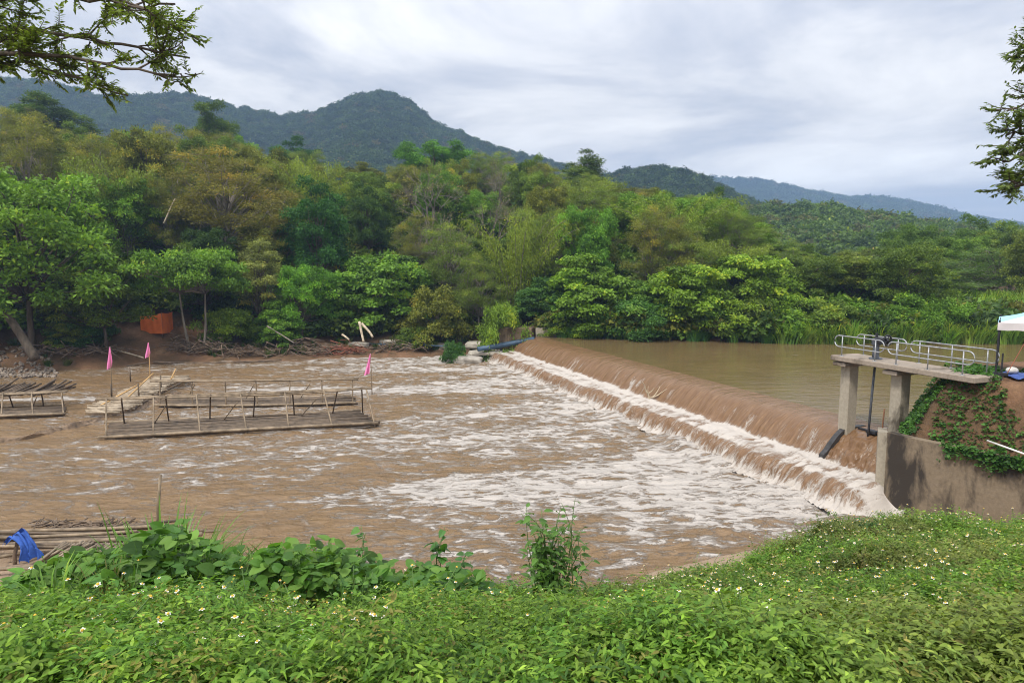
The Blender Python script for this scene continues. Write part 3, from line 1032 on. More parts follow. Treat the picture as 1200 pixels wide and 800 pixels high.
# the rest of the wood, row behind row up the slope
SKX = [-120, -60, 0, 45, 100, 150, 210, 250, 300, 340, 400, 450, 512, 570, 620, 660, 720, 760, 830, 870, 905, 930, 960, 1000, 1040, 1090, 1150, 1200, 1280]
SKY = [120, 124, 122, 116, 143, 138, 142, 135, 166, 168, 184, 192, 176, 172, 180, 197, 206, 214, 228, 250, 264, 287, 300, 288, 278, 268, 262, 264, 250]
ROWN = ['waterside', 'second', 'third', 'fourth', 'fifth', 'sixth', 'seventh', 'hilltop', 'rearmost']
r = np.random.RandomState(23)
WORD = {'broad': 'leafy', 'tall': 'slender', 'feather': 'feathery', 'bamboo': 'bamboo', 'vine': 'creeper covered', 'dome': 'bushy', 'bare': 'bare twiggy'}
fill = []
for row, (d0, sp) in enumerate([(2.6, 3.4), (8, 4.8), (13, 5.4), (19, 5.8), (26, 6.2), (34, 6.8), (43, 7.2), (53, 7.6), (64, 8.5)]):
    px = -50 + r.rand() * 40
    while px < 1250:
        Xg = (px - 600) / FPX * (58 + d0)
        Y = float(np.interp(Xg, SHX, SHY)) + d0 + r.normal() * 1.4
        if row == 0 and Xg < 0:
            Y += 3.0
        X = (px - 600) / FPX * Y
        right = X > 22
        u = r.rand()
        lefty = sstep(720, 350, px)
        if row == 0:
            kind = 'dome' if u < .55 else ('vine' if u < .8 else 'broad')
        elif right and X > 40:
            kind = 'broad' if u < .5 else ('feather' if u < .9 else 'tall')
        else:
            kind = 'broad' if u < .36 else 'feather' if u < .72 else 'tall' if u < .82 else 'bare' if u < .95 - .06 * (X > 5) else 'bamboo'
        if kind in ('dome', 'vine'):
            H = 2.0 + 2.4 * r.rand()
            Wd = 3.6 + 2.6 * r.rand()
        else:
            H = 7.0 + 4.2 * r.rand()
            Wd = (5.0 + 3.2 * r.rand()) * (.7 if kind == 'tall' else 1)
        v = r.rand()
        if kind == 'bamboo':
            col = YGREEN
        elif kind == 'feather':
            col = OLIVE if v < .20 + .28 * lefty else RUST if v < .22 + .42 * lefty else (.145, .195, .036)
        elif kind == 'tall':
            col = GREEN if v < .5 else OLIVE
        elif kind == 'bare':
            col = GREY
        else:
            col = LUSH if v < .25 else GREEN if v < .55 else DARK if v < .78 else OLIVE
        if right:
            col = tuple(a * .5 + b_ * .5 for a, b_ in zip(col, GREEN))
        if row == 0:
            col = LUSH if v < .45 else GREEN if v < .85 else YGREEN
        k_ = .85 + .3 * r.rand()
        col = tuple(c_ * k_ for c_ in col)
        g = float(ground_z(X, Y))
        lim = float(np.interp(px, SKX, SKY)) + r.rand() * 14
        hmax = dep(px, lim, Y)[2] - g
        if row >= 5 and kind != 'bamboo':
            H = float(np.clip(hmax * (.88 + .12 * r.rand()), 6.5, 17))
            Wd = max(Wd, H * .55)
        H = min(H, hmax)
        # keep the open shore, shelter and path clear
        skip = H < 1.8
        if row == 0 and (145 < px < 320 or px < 75 or 540 < px < 640):
            skip = True
        if (row == 1 and 100 < px < 215) or (row == 2 and 125 < px < 205):
            skip = True
        for (hk, hx, hy, hH, hw, _) in PLACED[:len(HERO)]:
            if math.hypot(hx - X, hy - Y) < (.12 if row == 0 else .27) * (hw + Wd):
                skip = True
        if row < 2 and X > 38:
            skip = True
        if not skip:
            fill.append((row, px, kind, X, Y, H, Wd, col))
        px += sp * FPX / Y * (.75 + .5 * r.rand())
for row in range(9):
    rr = sorted([q for q in fill if q[0] == row], key=lambda q: q[1])
    for i, (_, px, kind, X, Y, H, Wd, col) in enumerate(rr):
        tone = 'rust' if col[0] > col[1] else 'olive' if col[0] > .8 * col[1] else 'dark green' if col[1] < .12 else 'bright green' if col[1] > .185 else 'green'
        nth = '%d%s' % (i + 1, {1: 'st', 2: 'nd', 3: 'rd'}.get((i + 1) % 10 if (i + 1) % 100 not in (11, 12, 13) else 0, 'th'))
        noun = 'clump' if kind == 'bamboo' else 'shrub' if kind in ('dome', 'vine') else 'tree'
        plant(kind, X, Y, H, Wd, col, '%s %s %s, %s from left in the %s row of the wood' % (tone, WORD[kind], noun, nth, ROWN[row]),
              'plants along the far waterline' if kind in ('dome', 'vine') else 'trees on the far bank')

# ------------------------------------------------------------------ scattered cover (uncountable): points with instanced tufts


def scatter(name, protos, pts, scl, rot, tint, label, cat):
    col = bpy.data.collections.new(name + '_pieces')
    for i, o in enumerate(protos):
        if o.name in C.objects:
            C.objects.unlink(o)
        col.objects.link(o)
    me = bpy.data.meshes.new(name)
    pts = np.asarray(pts, np.float32)
    me.vertices.add(len(pts))
    me.vertices.foreach_set('co', pts.ravel())
    for nm, ty, arr in (('scl', 'FLOAT', scl), ('rot', 'FLOAT_VECTOR', rot), ('tint', 'FLOAT_VECTOR', tint)):
        a = me.attributes.new(nm, ty, 'POINT')
        a.data.foreach_set('value' if ty == 'FLOAT' else 'vector', np.asarray(arr, np.float32).ravel())
    o = bpy.data.objects.new(name, me)
    C.objects.link(o)
    g = bpy.data.node_groups.new(name, 'GeometryNodeTree')
    g.interface.new_socket('Geometry', in_out='INPUT', socket_type='NodeSocketGeometry')
    g.interface.new_socket('Geometry', in_out='OUTPUT', socket_type='NodeSocketGeometry')
    gi = g.nodes.new('NodeGroupInput')
    go = g.nodes.new('NodeGroupOutput')
    iop = g.nodes.new('GeometryNodeInstanceOnPoints')
    ci = g.nodes.new('GeometryNodeCollectionInfo')
    ci.inputs[0].default_value = col
    ci.inputs['Separate Children'].default_value = True
    ci.inputs['Reset Children'].default_value = True
    iop.inputs['Pick Instance'].default_value = True
    for nm, ty, sock in (('scl', 'FLOAT', 'Scale'), ('rot', 'FLOAT_VECTOR', 'Rotation')):
        a = g.nodes.new('GeometryNodeInputNamedAttribute')
        a.data_type = ty
        a.inputs[0].default_value = nm
        outp = [s for s in a.outputs if s.enabled][0]
        g.links.new(outp, iop.inputs[sock])
    rv = g.nodes.new('FunctionNodeRandomValue')
    rv.data_type = 'INT'
    [s for s in rv.inputs if s.name == 'Min' and s.enabled][0].default_value = 0
    [s for s in rv.inputs if s.name == 'Max' and s.enabled][0].default_value = len(protos) - 1
    g.links.new([s for s in rv.outputs if s.enabled][0], iop.inputs['Instance Index'])
    g.links.new(gi.outputs[0], iop.inputs['Points'])
    g.links.new(ci.outputs[0], iop.inputs['Instance'])
    g.links.new(iop.outputs[0], go.inputs[0])
    md = o.modifiers.new('scatter', 'NODES')
    md.node_group = g
    return tag(o, label, cat, kind='stuff')


def tint_of(n, r, cols, w, jit=.15):
    cols = np.array(cols)
    idx = r.choice(len(cols), n, p=np.array(w) / np.sum(w))
    return cols[idx] * (1 + r.normal(size=(n, 1)) * jit).clip(.5, 1.6)


def rots(n, r, tilt=.15):
    return np.stack([r.normal(size=n) * tilt, r.normal(size=n) * tilt, r.rand(n) * 6.28], -1)


# distant crowns
far_crowns = []
for k in range(4):
    rr = np.random.RandomState(200 + k)
    mb = MB()
    for _ in range(7):
        c = unit(1, rr)[0] * np.array((.55, .55, .35)) + np.array((0, 0, .75 + .25 * rr.rand()))
        blob(mb, c, .5, .42, 80, .24, .15, rr, .5, .2, .5, .5 + rr.normal() * .1)
    far_crowns.append(mb.build('far_crown', M_leaf_i))
for k, (XX, YY, Z, Yr, dp_, st) in enumerate(hill_pts):
    rr = np.random.RandomState(300 + k)
    n, m_ = XX.shape
    size = {620: 4.6, 430: 4.0, 1500: 10, 260: 3.4}[Yr]
    cnt = int((XX.max() - XX.min()) * (dp_ * .95) / (size * size) * 1.35)
    x = rr.uniform(XX.min(), XX.max(), cnt)
    y = rr.uniform(Yr - dp_ * .85, Yr + dp_ * .08, cnt)
    fi = (y - YY[0, 0]) / st
    fj = (x - XX[0, 0]) / st
    i0 = np.clip(fi.astype(int), 0, n - 2)
    j0 = np.clip(fj.astype(int), 0, m_ - 2)
    a = fi - i0
    b_ = fj - j0
    z = (Z[i0, j0] * (1 - b_) + Z[i0, j0 + 1] * b_) * (1 - a) + (Z[i0 + 1, j0] * (1 - b_) + Z[i0 + 1, j0 + 1] * b_) * a
    keep = np.abs(x / y) < .86
    x, y, z = x[keep], y[keep], z[keep]
    cnt = len(x)
    patch = fbm(x / 60, y / 60, 400 + k, 3)
    tint = tint_of(cnt, rr, [(.05, .09, .03), (.065, .11, .03), (.04, .075, .025), (.12, .11, .045)] if Yr != 260 else [(.10, .16, .03), (.12, .19, .03), (.08, .13, .028), (.14, .145, .045)], [4, 3, 3, .5 if Yr != 260 else 2.0], .12)
    tint *= (.7 + .6 * patch)[:, None]
    scatter('forest', far_crowns, np.stack([x, y, z - .3 * size * .3], -1), size * (.7 + .7 * rr.rand(cnt)), rots(cnt, rr, .12), tint,
            ['unbroken forest covering the high mountain behind the wood', 'forest on the nearer ridge right of the mountain', 'forest on the palest farthest ridge', 'mixed green and brown forest on the low hill across the valley'][k], 'forest')

# undergrowth on the hillside
bush_p = []
for k in range(4):
    rr = np.random.RandomState(220 + k)
    mb = MB()
    for _ in range(5):
        c = unit(1, rr)[0] * np.array((.5, .5, .2)) + np.array((0, 0, .45))
        blob(mb, c, .5, .4, 110, .24, .14, rr, .5, .3, .5, .5 + rr.normal() * .1)
    bush_p.append(mb.build('undergrowth_tuft', M_leaf_i))
rr = np.random.RandomState(240)
n = 5200
x = rr.uniform(-105, 100, n)
d = 1.2 + 75 * rr.rand(n) ** 1.7
y = np.interp(x, SHX, SHY) + d
sp = (x - (-33.8)) ** 2 / 30 + (y - 62.5) ** 2 / 16
keep = (np.abs(x / y) < .83) & ~((sp < 1)) & ~((d < 5) & (x < 3)) & ~((d < 8.5) & (x > -45) & (x < -24)) & (x < 46)
x, y = x[keep], y[keep]
n = len(x)
scatter('undergrowth', bush_p, np.stack([x, y, ground_z(x, y) - .1], -1), 1.1 + 1.5 * rr.rand(n), rots(n, rr), tint_of(n, rr, [GREEN, DARK, LUSH, OLIVE], [4, 3, 2, 1.2]),
        'tangled leafy undergrowth covering the wooded hillside', 'undergrowth')

# reed and grass banks
grass_p = []
for k in range(4):
    rr = np.random.RandomState(260 + k)
    mb = MB()
    n = 70
    an = rr.rand(n) * 6.28
    base = np.stack([np.cos(an), np.sin(an), 0 * an], -1) * (.35 * rr.rand(n))[:, None]
    for i in range(n):
        L = .6 + .6 * rr.rand()
        lean = .15 + .5 * rr.rand()
        q = base[i] + np.outer(np.linspace(0, 1, 5) ** 1.8 * lean * L, (math.cos(an[i]), math.sin(an[i]), 0)) + np.outer(L * (np.linspace(0, 1, 5) - .25 * np.linspace(0, 1, 5) ** 3), (0, 0, 1))
        w = np.array((.018, .024, .02, .012, .001))
        s = np.array((-math.sin(an[i]), math.cos(an[i]), 0))
        V = np.stack([q - np.outer(w, s), q + np.outer(w, s)], 1)
        mb.grid(V, np.clip(.5 + .2 * rr.normal(), 0, 1))
    grass_p.append(mb.build('grass_tuft', M_leaf_i))
rr = np.random.RandomState(270)
n = 3600
x = rr.uniform(22, 75, n)
d = -.6 + 13 * rr.rand(n)
y = np.interp(x, SHX, SHY) + d
scatter('reeds', grass_p, np.stack([x, y, np.maximum(ground_z(x, y), 1.95) - .05], -1), 1.3 + 1.1 * rr.rand(n), rots(n, rr), tint_of(n, rr, [(.23, .35, .06), (.28, .36, .08), (.15, .29, .045)], [3, 2, 2]),
        'bright green reeds and tall grass along the far upstream bank', 'reeds')
n = 900
x = rr.uniform(3, 26, n)
d = -.3 + 2.6 * rr.rand(n)
y = np.interp(x, SHX, SHY) + d
keep = fbm(x * .5, y * .5, 8) > .43
x, y = x[keep], y[keep]
scatter('bank_grass', grass_p, np.stack([x, y, np.maximum(ground_z(x, y), 1.95) - .05], -1), .7 + .7 * rr.rand(len(x)), rots(len(x), rr), tint_of(len(x), rr, [(.06, .15, .03), (.09, .18, .035)], [3, 2]),
        'dark green grass at the waterline beyond the weir', 'grass')
n = 500
x = rr.uniform(-62, 1, n)
d = 1.5 + 6 * rr.rand(n) ** 1.3
y = np.interp(x, SHX, SHY) + d
keep = (fbm(x * .25, y * .4, 18) > .5) & ~((x > -36) & (x < -28))
x, y = x[keep], y[keep]
scatter('shore_grass', grass_p, np.stack([x, y, ground_z(x, y) - .05], -1), .45 + .5 * rr.rand(len(x)), rots(len(x), rr), tint_of(len(x), rr, [(.08, .14, .03), (.13, .15, .045)], [3, 2]),
        'patchy grass on the muddy far shore', 'grass')

# near bank: small leafed ground cover
cover_p = []
for k in range(6):
    rr = np.random.RandomState(280 + k)
    mb = MB()
    ferny = k >= 3
    for s_i in range(10):
        an = rr.rand() * 6.28
        stem = bend((0, 0, 0), (math.cos(an) * .09 * rr.rand(), math.sin(an) * .09 * rr.rand(), .05 + (.10 if not ferny else .17) * rr.rand()), rr, 4, .1)
        for lf in range(9 if not ferny else 13):
            q = stem[1 + lf % 3] + rr.normal(size=3) * .006
            a2 = rr.rand() * 6.28
            dd_ = np.array((math.cos(a2), math.sin(a2), .25 * rr.normal() + .1))
            L = .013 + .013 * rr.rand()
            mb.fine_leaf(q, dd_, np.array((0, 0, 1.)) + rr.normal(size=3) * .35, L, L * ((.55 if not ferny else .28) + .2 * rr.rand()), np.clip(.5 + .17 * rr.normal(), 0, 1), droop=.25)
    cover_p.append(mb.build('leaf_sprig', M_leaf_i))
rr = np.random.RandomState(290)
n = 120000
y = 1.9 + 9.5 * rr.rand(n) ** .95
x = rr.uniform(-1.25, 1.35, n) * (y * .80 + .4)
keep = (fbm(x * 2.2, y * 2.2, 44) > .35) & (x < 14) & (x > -11)
x, y = x[keep], y[keep]
n = len(x)
patch = fbm(x * .7, y * .7, 45)
tint = tint_of(n, rr, [(.15, .27, .032), (.19, .30, .04), (.10, .21, .03), (.25, .24, .06)], [5, 3, 3, .8], .2)
dry = sstep(.47, .64, fbm(x * .9 + 40, y * .9, 46)) * sstep(-1, 3, x)
tint = tint * (1 - .6 * dry[:, None]) + .6 * dry[:, None] * np.array((.19, .165, .06))
tint *= (.50 + .95 * patch)[:, None]
hump = .32 * fbm(x * 2.0, y * 2.0, 47, 4) ** 1.5 * 1.4
scatter('ground_cover', cover_p, np.stack([x, y, ground_z(x, y) + hump - .06], -1), .85 + .75 * rr.rand(n), rots(n, rr, .3), tint,
        'low leafy weeds carpeting the near bank in front of the water', 'ground cover')

# taller darker weeds in clumps among the cover
n = 9000
y = 2.1 + 8.5 * rr.rand(n)
x = rr.uniform(-1.1, 1.1, n) * (y * .80 + .3)
den = fbm(x * 1.3 + 20, y * 1.3, 48, 3)
keep = (den > .57) & (x < 10) & (x > -8) & (ground_z(x, y) > 4.5)
x, y, den = x[keep], y[keep], den[keep]
scatter('tall_weeds', cover_p, np.stack([x, y, ground_z(x, y) + .05 + .30 * np.minimum(den - .57, .15)], -1), .95 + .6 * rr.rand(len(x)) ** 1.5, rots(len(x), rr, .35), tint_of(len(x), rr, [(.09, .20, .03), (.14, .25, .035), (.07, .15, .03), (.20, .17, .06)], [4, 3, 3, 1], .2),
        'clumps of taller darker weeds standing up from the near bank cover', 'weeds')

# grass blades and dry stalks mixed in
n = 3200
y = 2.0 + 8.5 * rr.rand(n)
x = rr.uniform(-1, 1, n) * (y * .8)
keep = fbm(x * 1.1, y * 1.1, 49) > .46
x, y = x[keep], y[keep]
scatter('weed_grass', grass_p, np.stack([x, y, ground_z(x, y) - .02], -1), .12 + .16 * rr.rand(len(x)), rots(len(x), rr, .3), tint_of(len(x), rr, [(.12, .22, .04), (.26, .20, .09), (.16, .24, .05)], [2, 3, 2]),
        'thin grass blades and dry stalks among the weeds of the near bank', 'grass')

# white daisies
M_petal = simple('white_petal', (.80, .79, .74), .6, .05, 20, 0)
M_eye = simple('yellow_flower_eye', (.62, .40, .04), .7, .1, 20, 0)
M_stem = simple('green_stem', (.09, .16, .04), .6, .2, 20, 0)
flo_p = []
for k in range(3):
    rr2 = np.random.RandomState(310 + k)
    mb = MB()
    h = .14 + .04 * k
    st_ = bend((0, 0, 0), (.02 * rr2.normal(), .02 * rr2.normal(), h), rr2, 4, .1)
    mb.tube(st_, .0015, 4, mat=2)
    for i in range(5 + k % 2):
        an = i * 2 * PI / (5 + k % 2) + .2 * rr2.normal()
        mb.fine_leaf(st_[-1], (math.cos(an), math.sin(an), .15), np.array((0, 0, 1.)),   .0085, .0068, .5, droop=.2, mat=0)
    mb.tube([st_[-1] - (0, 0, .001), st_[-1] + (0, 0, .003), st_[-1] + (0, 0, .005)], (.004, .004, .001), 6, mat=1)
    flo_p.append(mb.build('daisy', [M_petal, M_eye, M_stem]))
n = 4600
y = 2.2 + 7.5 * rr.rand(n) ** .8
x = rr.uniform(-1, 1, n) * (y * .8)
keep = (fbm(x * .8 + 3, y * .8, 51) + .20 * sstep(-2, 4, x) > .52) & (x < 9)
x, y = x[keep], y[keep]
scatter('wild_flowers', flo_p, np.stack([x, y, ground_z(x, y) + .32 * fbm(x * 2.0, y * 2.0, 47, 4) ** 1.5 * 1.4 - .05 + .09 * rr.rand(len(x))], -1), .9 + .8 * rr.rand(len(x)), rots(len(x), rr, .35), np.ones((len(x), 3)),
        'tiny white wild flowers dotted over the weeds of the near bank', 'flowers')

# big leafed creeper on the left of the near bank
creep_p = []
for k in range(5):
    rr2 = np.random.RandomState(330 + k)
    mb = MB()
    for i in range(3):
        an = i * 2.1 + rr2.normal() * .4
        dd_ = np.array((math.cos(an), math.sin(an), .05 + .2 * rr2.normal()))
        st_ = np.array((0, 0, .02)) + dd_ * .03
        mb.tube([(0, 0, -.12), (0, 0, 0.02), st_], .002, 4, a=.5)
        L = .075 + .045 * rr2.rand()
        mb.fine_leaf(st_, dd_, np.array((0, 0, 1.)) + rr2.normal(size=3) * .38, L, L * (.82 + .12 * rr2.rand()), np.clip(.5 + .14 * rr2.normal(), 0, 1), heart=.6, droop=.22, fold=.10)
    creep_p.append(mb.build('creeper_sprig', M_leaf_i))
n = 5000
y = 2.8 + 4.3 * rr.rand(n)
x = rr.uniform(-5.2, .4, n)
e = ((x + 2.15) / 2.4) ** 2 + ((y - 5.4) / 1.15) ** 2
e2 = ((x + 2.6) / .9) ** 2 + ((y - 3.4) / .5) ** 2
e3 = ((x + .9) / .55) ** 2 + ((y - 5.9) / .6) ** 2
keep = (e < .75 + .5 * fbm(x * 2, y * 2, 53)) | ((e2 < 1) & (rr.rand(n) < .6)) | (e3 < 1)
x, y = x[keep], y[keep]
e = e[keep]
hh = (.58 * np.clip(1.2 - e, 0, 1) + .14) * (.5 + .9 * fbm(x * 2.4, y * 2.4, 54)) * (.75 + .35 * rr.rand(len(x)))
scatter('creeper', creep_p, np.stack([x, y, ground_z(x, y) + hh], -1), .6 + .6 * rr.rand(len(x)) ** 1.3, rots(len(x), rr, .34), tint_of(len(x), rr, [(.10, .21, .035), (.14, .25, .045), (.075, .17, .035)], [3, 2, 2], .2),
        'thick creeper with big rounded leaves heaped on the left of the near bank', 'creeper')

n = 420
y = 4.2 + 2.9 * rr.rand(n)
x = rr.uniform(-5.0, -1.6, n)
e = ((x + 2.55) / 2.1) ** 2 + ((y - 5.4) / 1.3) ** 2
keep = (e < 1.1) & (fbm(x * 1.5, y * 1.5, 58) > .42)
x, y, e = x[keep], y[keep], e[keep]
scatter('creeper_grass', grass_p, np.stack([x, y, ground_z(x, y) + .08 + .25 * np.clip(1 - e, 0, 1)], -1), .22 + .28 * rr.rand(len(x)), rots(len(x), rr, .35), tint_of(len(x), rr, [(.13, .25, .04), (.10, .20, .03), (.22, .22, .07)], [3, 3, 1]),
        'grass blades growing up through the big leafed creeper', 'grass')

# vines over the abutment mound
n = 15000
x = rr.uniform(13.2, 21, n)
y = rr.uniform(18.5, 26.5, n)
r1 = (x - 13.15) * .835 + (y - 23.0) * .55
z = ground_z(x, y)
keep = (r1 > -.05) & (r1 < 3.6) & (z > 2.2) & (fbm(x * .9, y * .9, 57) > np.where(r1 < 1.6, .36, .48)) & (np.hypot(x - 17.2, y - 21.0) > 1.7)
x, y, z = x[keep], y[keep], z[keep]
n2_ = 520
f_ = .36 + .64 * rr.rand(n2_) ** .8
hx = 12.95 + 2.65 * f_ - .06 - .10 * rr.rand(n2_)
hy = 23.05 - 4.05 * f_ - .04 - .06 * rr.rand(n2_)
hz = 2.78 - (.10 + .75 * fbm(f_ * 9, f_ * 0 + 2, 59)) * rr.rand(n2_) ** 1.3
x, y, z = np.concatenate([x, hx]), np.concatenate([y, hy]), np.concatenate([z, hz - .08])
scatter('mound_vine', creep_p, np.stack([x, y, z + .05 + .12 * rr.rand(len(x))], -1), .55 + .55 * rr.rand(len(x)), rots(len(x), rr, .4), tint_of(len(x), rr, [(.07, .17, .03), (.10, .22, .04), (.05, .12, .03)], [3, 2, 2]),
        'leafy vines trailing over the red earth mound behind the concrete wall', 'creeper')

exec_tail = True
# ------------------------------------------------------------------ sluice gate at the near end of the weir


def on_weir(s, n, z):
    q = W0 + s * WU + n * WN
    return np.array((q[0], q[1], z))


AZ = math.atan2(WU[1], WU[0])                    # local x runs along the weir
DECK = 4.93
s1 = WLEN + .12
s2 = WLEN + 2.45
sl_root = thing('sluice_gate', 'concrete sluice gate bridge on two square columns at the near end of the weir', 'sluice gate', on_weir(WLEN, 0, 0), AZ)


def sb(name, mat, fn, parent=sl_root, smooth=False):
    mb_ = MB()
    fn(mb_)
    return mb_.build(name, mat, parent, smooth)


# local frame: x along weir (towards viewer), y upstream is +? (WN is local -y or +y)
ly = float(np.dot(WN, (-math.sin(AZ), math.cos(AZ))))   # +1 or -1
D = lambda n: n * ly                                     # downstream offset in local y
for xx in (.12, 2.45):
    sb('column', M_conc, lambda m_: m_.box((xx, D(.0), 2.9), (.46, .46, 3.5), bev=.03))
    sb('column_cap', M_conc_deck, lambda m_: (m_.box((xx, D(.0), 4.60), (.62, 1.15, .16), bev=.02)))
sb('deck_slab', M_conc_deck, lambda m_: m_.box((2.72, D(.0), DECK - .10), (5.9, 1.35, .20), bev=.025))
sb('edge_beam', M_conc_deck, lambda m_: m_.box((.0, D(.0), DECK - .32), (.35, 1.2, .14), bev=.02))


def stadium(x0, x1, z0, z1, yy):
    rr_ = (z1 - z0) / 2
    zc_ = (z0 + z1) / 2
    pts = []
    for a in np.linspace(-PI / 2, PI / 2, 9):
        pts.append((x1 - rr_ + rr_ * math.cos(a), yy, zc_ + rr_ * math.sin(a)))
    for a in np.linspace(PI / 2, 3 * PI / 2, 9):
        pts.append((x0 + rr_ + rr_ * math.cos(a), yy, zc_ + rr_ * math.sin(a)))
    pts.append(pts[0])
    return pts


for side, nm in ((.56, 'downstream'), (-.56, 'upstream')):
    for (x0, x1) in ((-.16, 2.15), (2.3, 5.55)):
        rail = thing('pipe_railing', '%s galvanised pipe railing panel %s of the sluice deck' % ('long' if x1 > 3 else 'short', 'on the weir side' if side > 0 else 'on the still water side'), 'railing',
                     on_weir(WLEN, 0, 0), AZ, 'pipe railings of the sluice deck')
        ht = .80
        sb('rail_loop', M_galv, lambda m_: m_.tube(stadium(x0, x1, DECK + .36, DECK + ht, D(side)), .023, 8, cap=False), rail, True)
        np_ = 2 if x1 < 3 else 3
        for k in range(np_):
            xp = x0 + .38 + (x1 - x0 - .76) * k / (np_ - 1)
            sb('rail_post', M_galv, lambda m_: (m_.tube([(xp, D(side), DECK - .005), (xp, D(side), DECK + ht - .02)], .022, 8), m_.box((xp, D(side), DECK + .006), (.13, .13, .012))), rail, True)

hoist = thing('gate_hoist', 'dark iron gate hoist pedestal with a round handwheel on the deck', 'hoist', on_weir(WLEN, 0, 0), AZ)


def ped(m_):
    z0 = DECK
    m_.tube([(1.30, 0, z0), (1.30, 0, z0 + .04), (1.30, 0, z0 + .05), (1.30, 0, z0 + .5), (1.30, 0, z0 + .56), (1.30, 0, z0 + .72)], (.24, .24, .13, .11, .17, .17), 12)


sb('pedestal', M_iron_grey, ped, hoist)
sb('gearbox', M_iron, lambda m_: (m_.box((1.52, D(.02), DECK + .72), (.52, .26, .22), bev=.03), m_.tube([(1.3, 0, DECK + .7), (1.3, 0, DECK + .98)], .05, 8)), hoist)
wh = [(1.80, D(.02) + .0 + .19 * math.cos(a), DECK + .76 + .19 * math.sin(a)) for a in np.linspace(0, 2 * PI, 21)]
sb('handwheel', M_iron, lambda m_: (m_.tube(wh, .032, 6, cap=False), [m_.tube([(1.80, D(.02), DECK + .76), wh[k]], .014, 5) for k in (0, 4, 8, 12, 16)], m_.tube([(1.70, D(.02), DECK + .76), (1.86, D(.02), DECK + .76)], .05, 8)), hoist, True)
sb('gate_stem', M_iron_grey, lambda m_: m_.tube([(1.22, D(.05), 1.9), (1.26, D(.03), 3.5), (1.30, D(.0), DECK - .2)], .045, 8), hoist, True)
sb('gate_plate', M_iron, lambda m_: (m_.box((1.28, D(-.35), 1.80), (1.8, .10, .5), bev=.01), m_.box((1.22, D(-.16), 2.06), (.42, .28, .14), bev=.03)), hoist)
rod = MB()
rod.tube([(1.62, D(-.2), 1.9), (1.63, D(-.2), 2.55), (1.66, D(-.2), 3.05)], .028, 7)
rod.box((1.62, D(-.2), 2.06), (.3, .18, .12), bev=.02)
o = rod.build('guide_rod', simple('rusty_iron', (.20, .09, .045), .8, .4, 6, .3), smooth=True)
o.location = on_weir(WLEN, 0, 0)
o.rotation_euler = (0, 0, AZ)
tag(o, 'thin rusty guide rod standing in the sluice water between the two columns', 'rod')

pier = MB()
pp = [(-.9, -1.0), (-.9, 1.9), (0, 1.9), (.2, 1.84), (.4, 1.72), (.62, 1.53), (.85, 1.28), (1.02, 1.06), (1.22, .9), (1.3, .6), (1.3, -1.0)]
V = np.array([(xx, D(n_), z_) for xx in (.02, .26) for (n_, z_) in pp])
k = len(pp)
pier.add(V, [(i, (i + 1) % k, k + (i + 1) % k, k + i) for i in range(k)])
pier.f.append(np.array([list(range(k))[::-1], [k + i for i in range(k)]]))
pier.m.append(0); pier.v.append(np.zeros((0, 3))); pier.a.append(np.zeros(0))
pm_ = MB()
pm_.add(V + np.array((0, 0, .14)), [(i, (i + 1) % k, k + (i + 1) % k, k + i) for i in range(k)])
pm_.f.append(np.array([list(range(k))[::-1], [k + i for i in range(k)]]))
pm_.m.append(0); pm_.v.append(np.zeros((0, 3))); pm_.a.append(np.zeros(0))
o = pm_.build('weir_pier', simple('wet_black_concrete', (.035, .033, .032), .35, .5, 4, .6))
o.location = on_weir(WLEN, 0, 0)
o.rotation_euler = (0, 0, AZ)
tag(o, 'wet black sloping pier dividing the long water sheet from the sluice', 'pier')

# wing wall: splayed face seen in front of the mound
ww = thing('wing_wall', 'stained grey brown concrete wing wall below the red earth mound', 'wall')
WA, WB, WC = np.array((12.95, 23.05)), np.array((15.6, 19.0)), np.array((19.5, 16.6))
mb = MB()


def wallseg(mb_, A, B, zt0, zt1, th, zb_=-1.0, nseg=40):
    dv = (B - A) / np.linalg.norm(B - A)
    nv = np.array((-dv[1], dv[0]))
    if nv[1] < 0:
        nv = -nv
    tt = np.linspace(0, 1, nseg)
    zs = np.linspace(0, 1, 16)
    Pp = A[None] + tt[:, None] * (B - A)[None]
    top_ = zt0 + (zt1 - zt0) * tt + (fbm(tt * 9, tt * 0 + zt0, 4) - .5) * .05
    G = np.zeros((len(zs), nseg, 3))
    for i, q in enumerate(zs):
        G[i, :, :2] = Pp
        G[i, :, 2] = zb_ + (top_ - zb_) * q
    rough = (fbm(G[..., 0] * 2 + G[..., 1], G[..., 2] * 2.2, 6) - .5) * .05
    G[..., 0] -= nv[0] * rough
    G[..., 1] -= nv[1] * rough
    mb_.grid(G)
    Tp = np.stack([G[-1], G[-1] + np.array((nv[0] * th, nv[1] * th, 0))])
    mb_.grid(Tp)
    Bk = np.stack([Tp[1], Tp[1] - np.array((0, 0, 2.5))])
    mb_.grid(Bk)
    for e in (0, -1):
        L_ = G[:, e]
        mb_.grid(np.stack([L_, L_ + np.array((nv[0] * th, nv[1] * th, 0))]))


wallseg(mb, WA, WB, 2.74, 2.70, .32)
mb.build('wall_face', M_conc_wall, ww)
mb = MB()
wallseg(mb, WB + (0, 0), WC, 2.68, 2.9, .32)
mb.build('wall_return', M_conc_wall, ww)
mb = MB()
wallseg(mb, WA + (.10, .14), np.array((14.35, 25.6)), 2.69, 2.28, .3, nseg=20)
mb.build('bay_side', M_conc, ww)
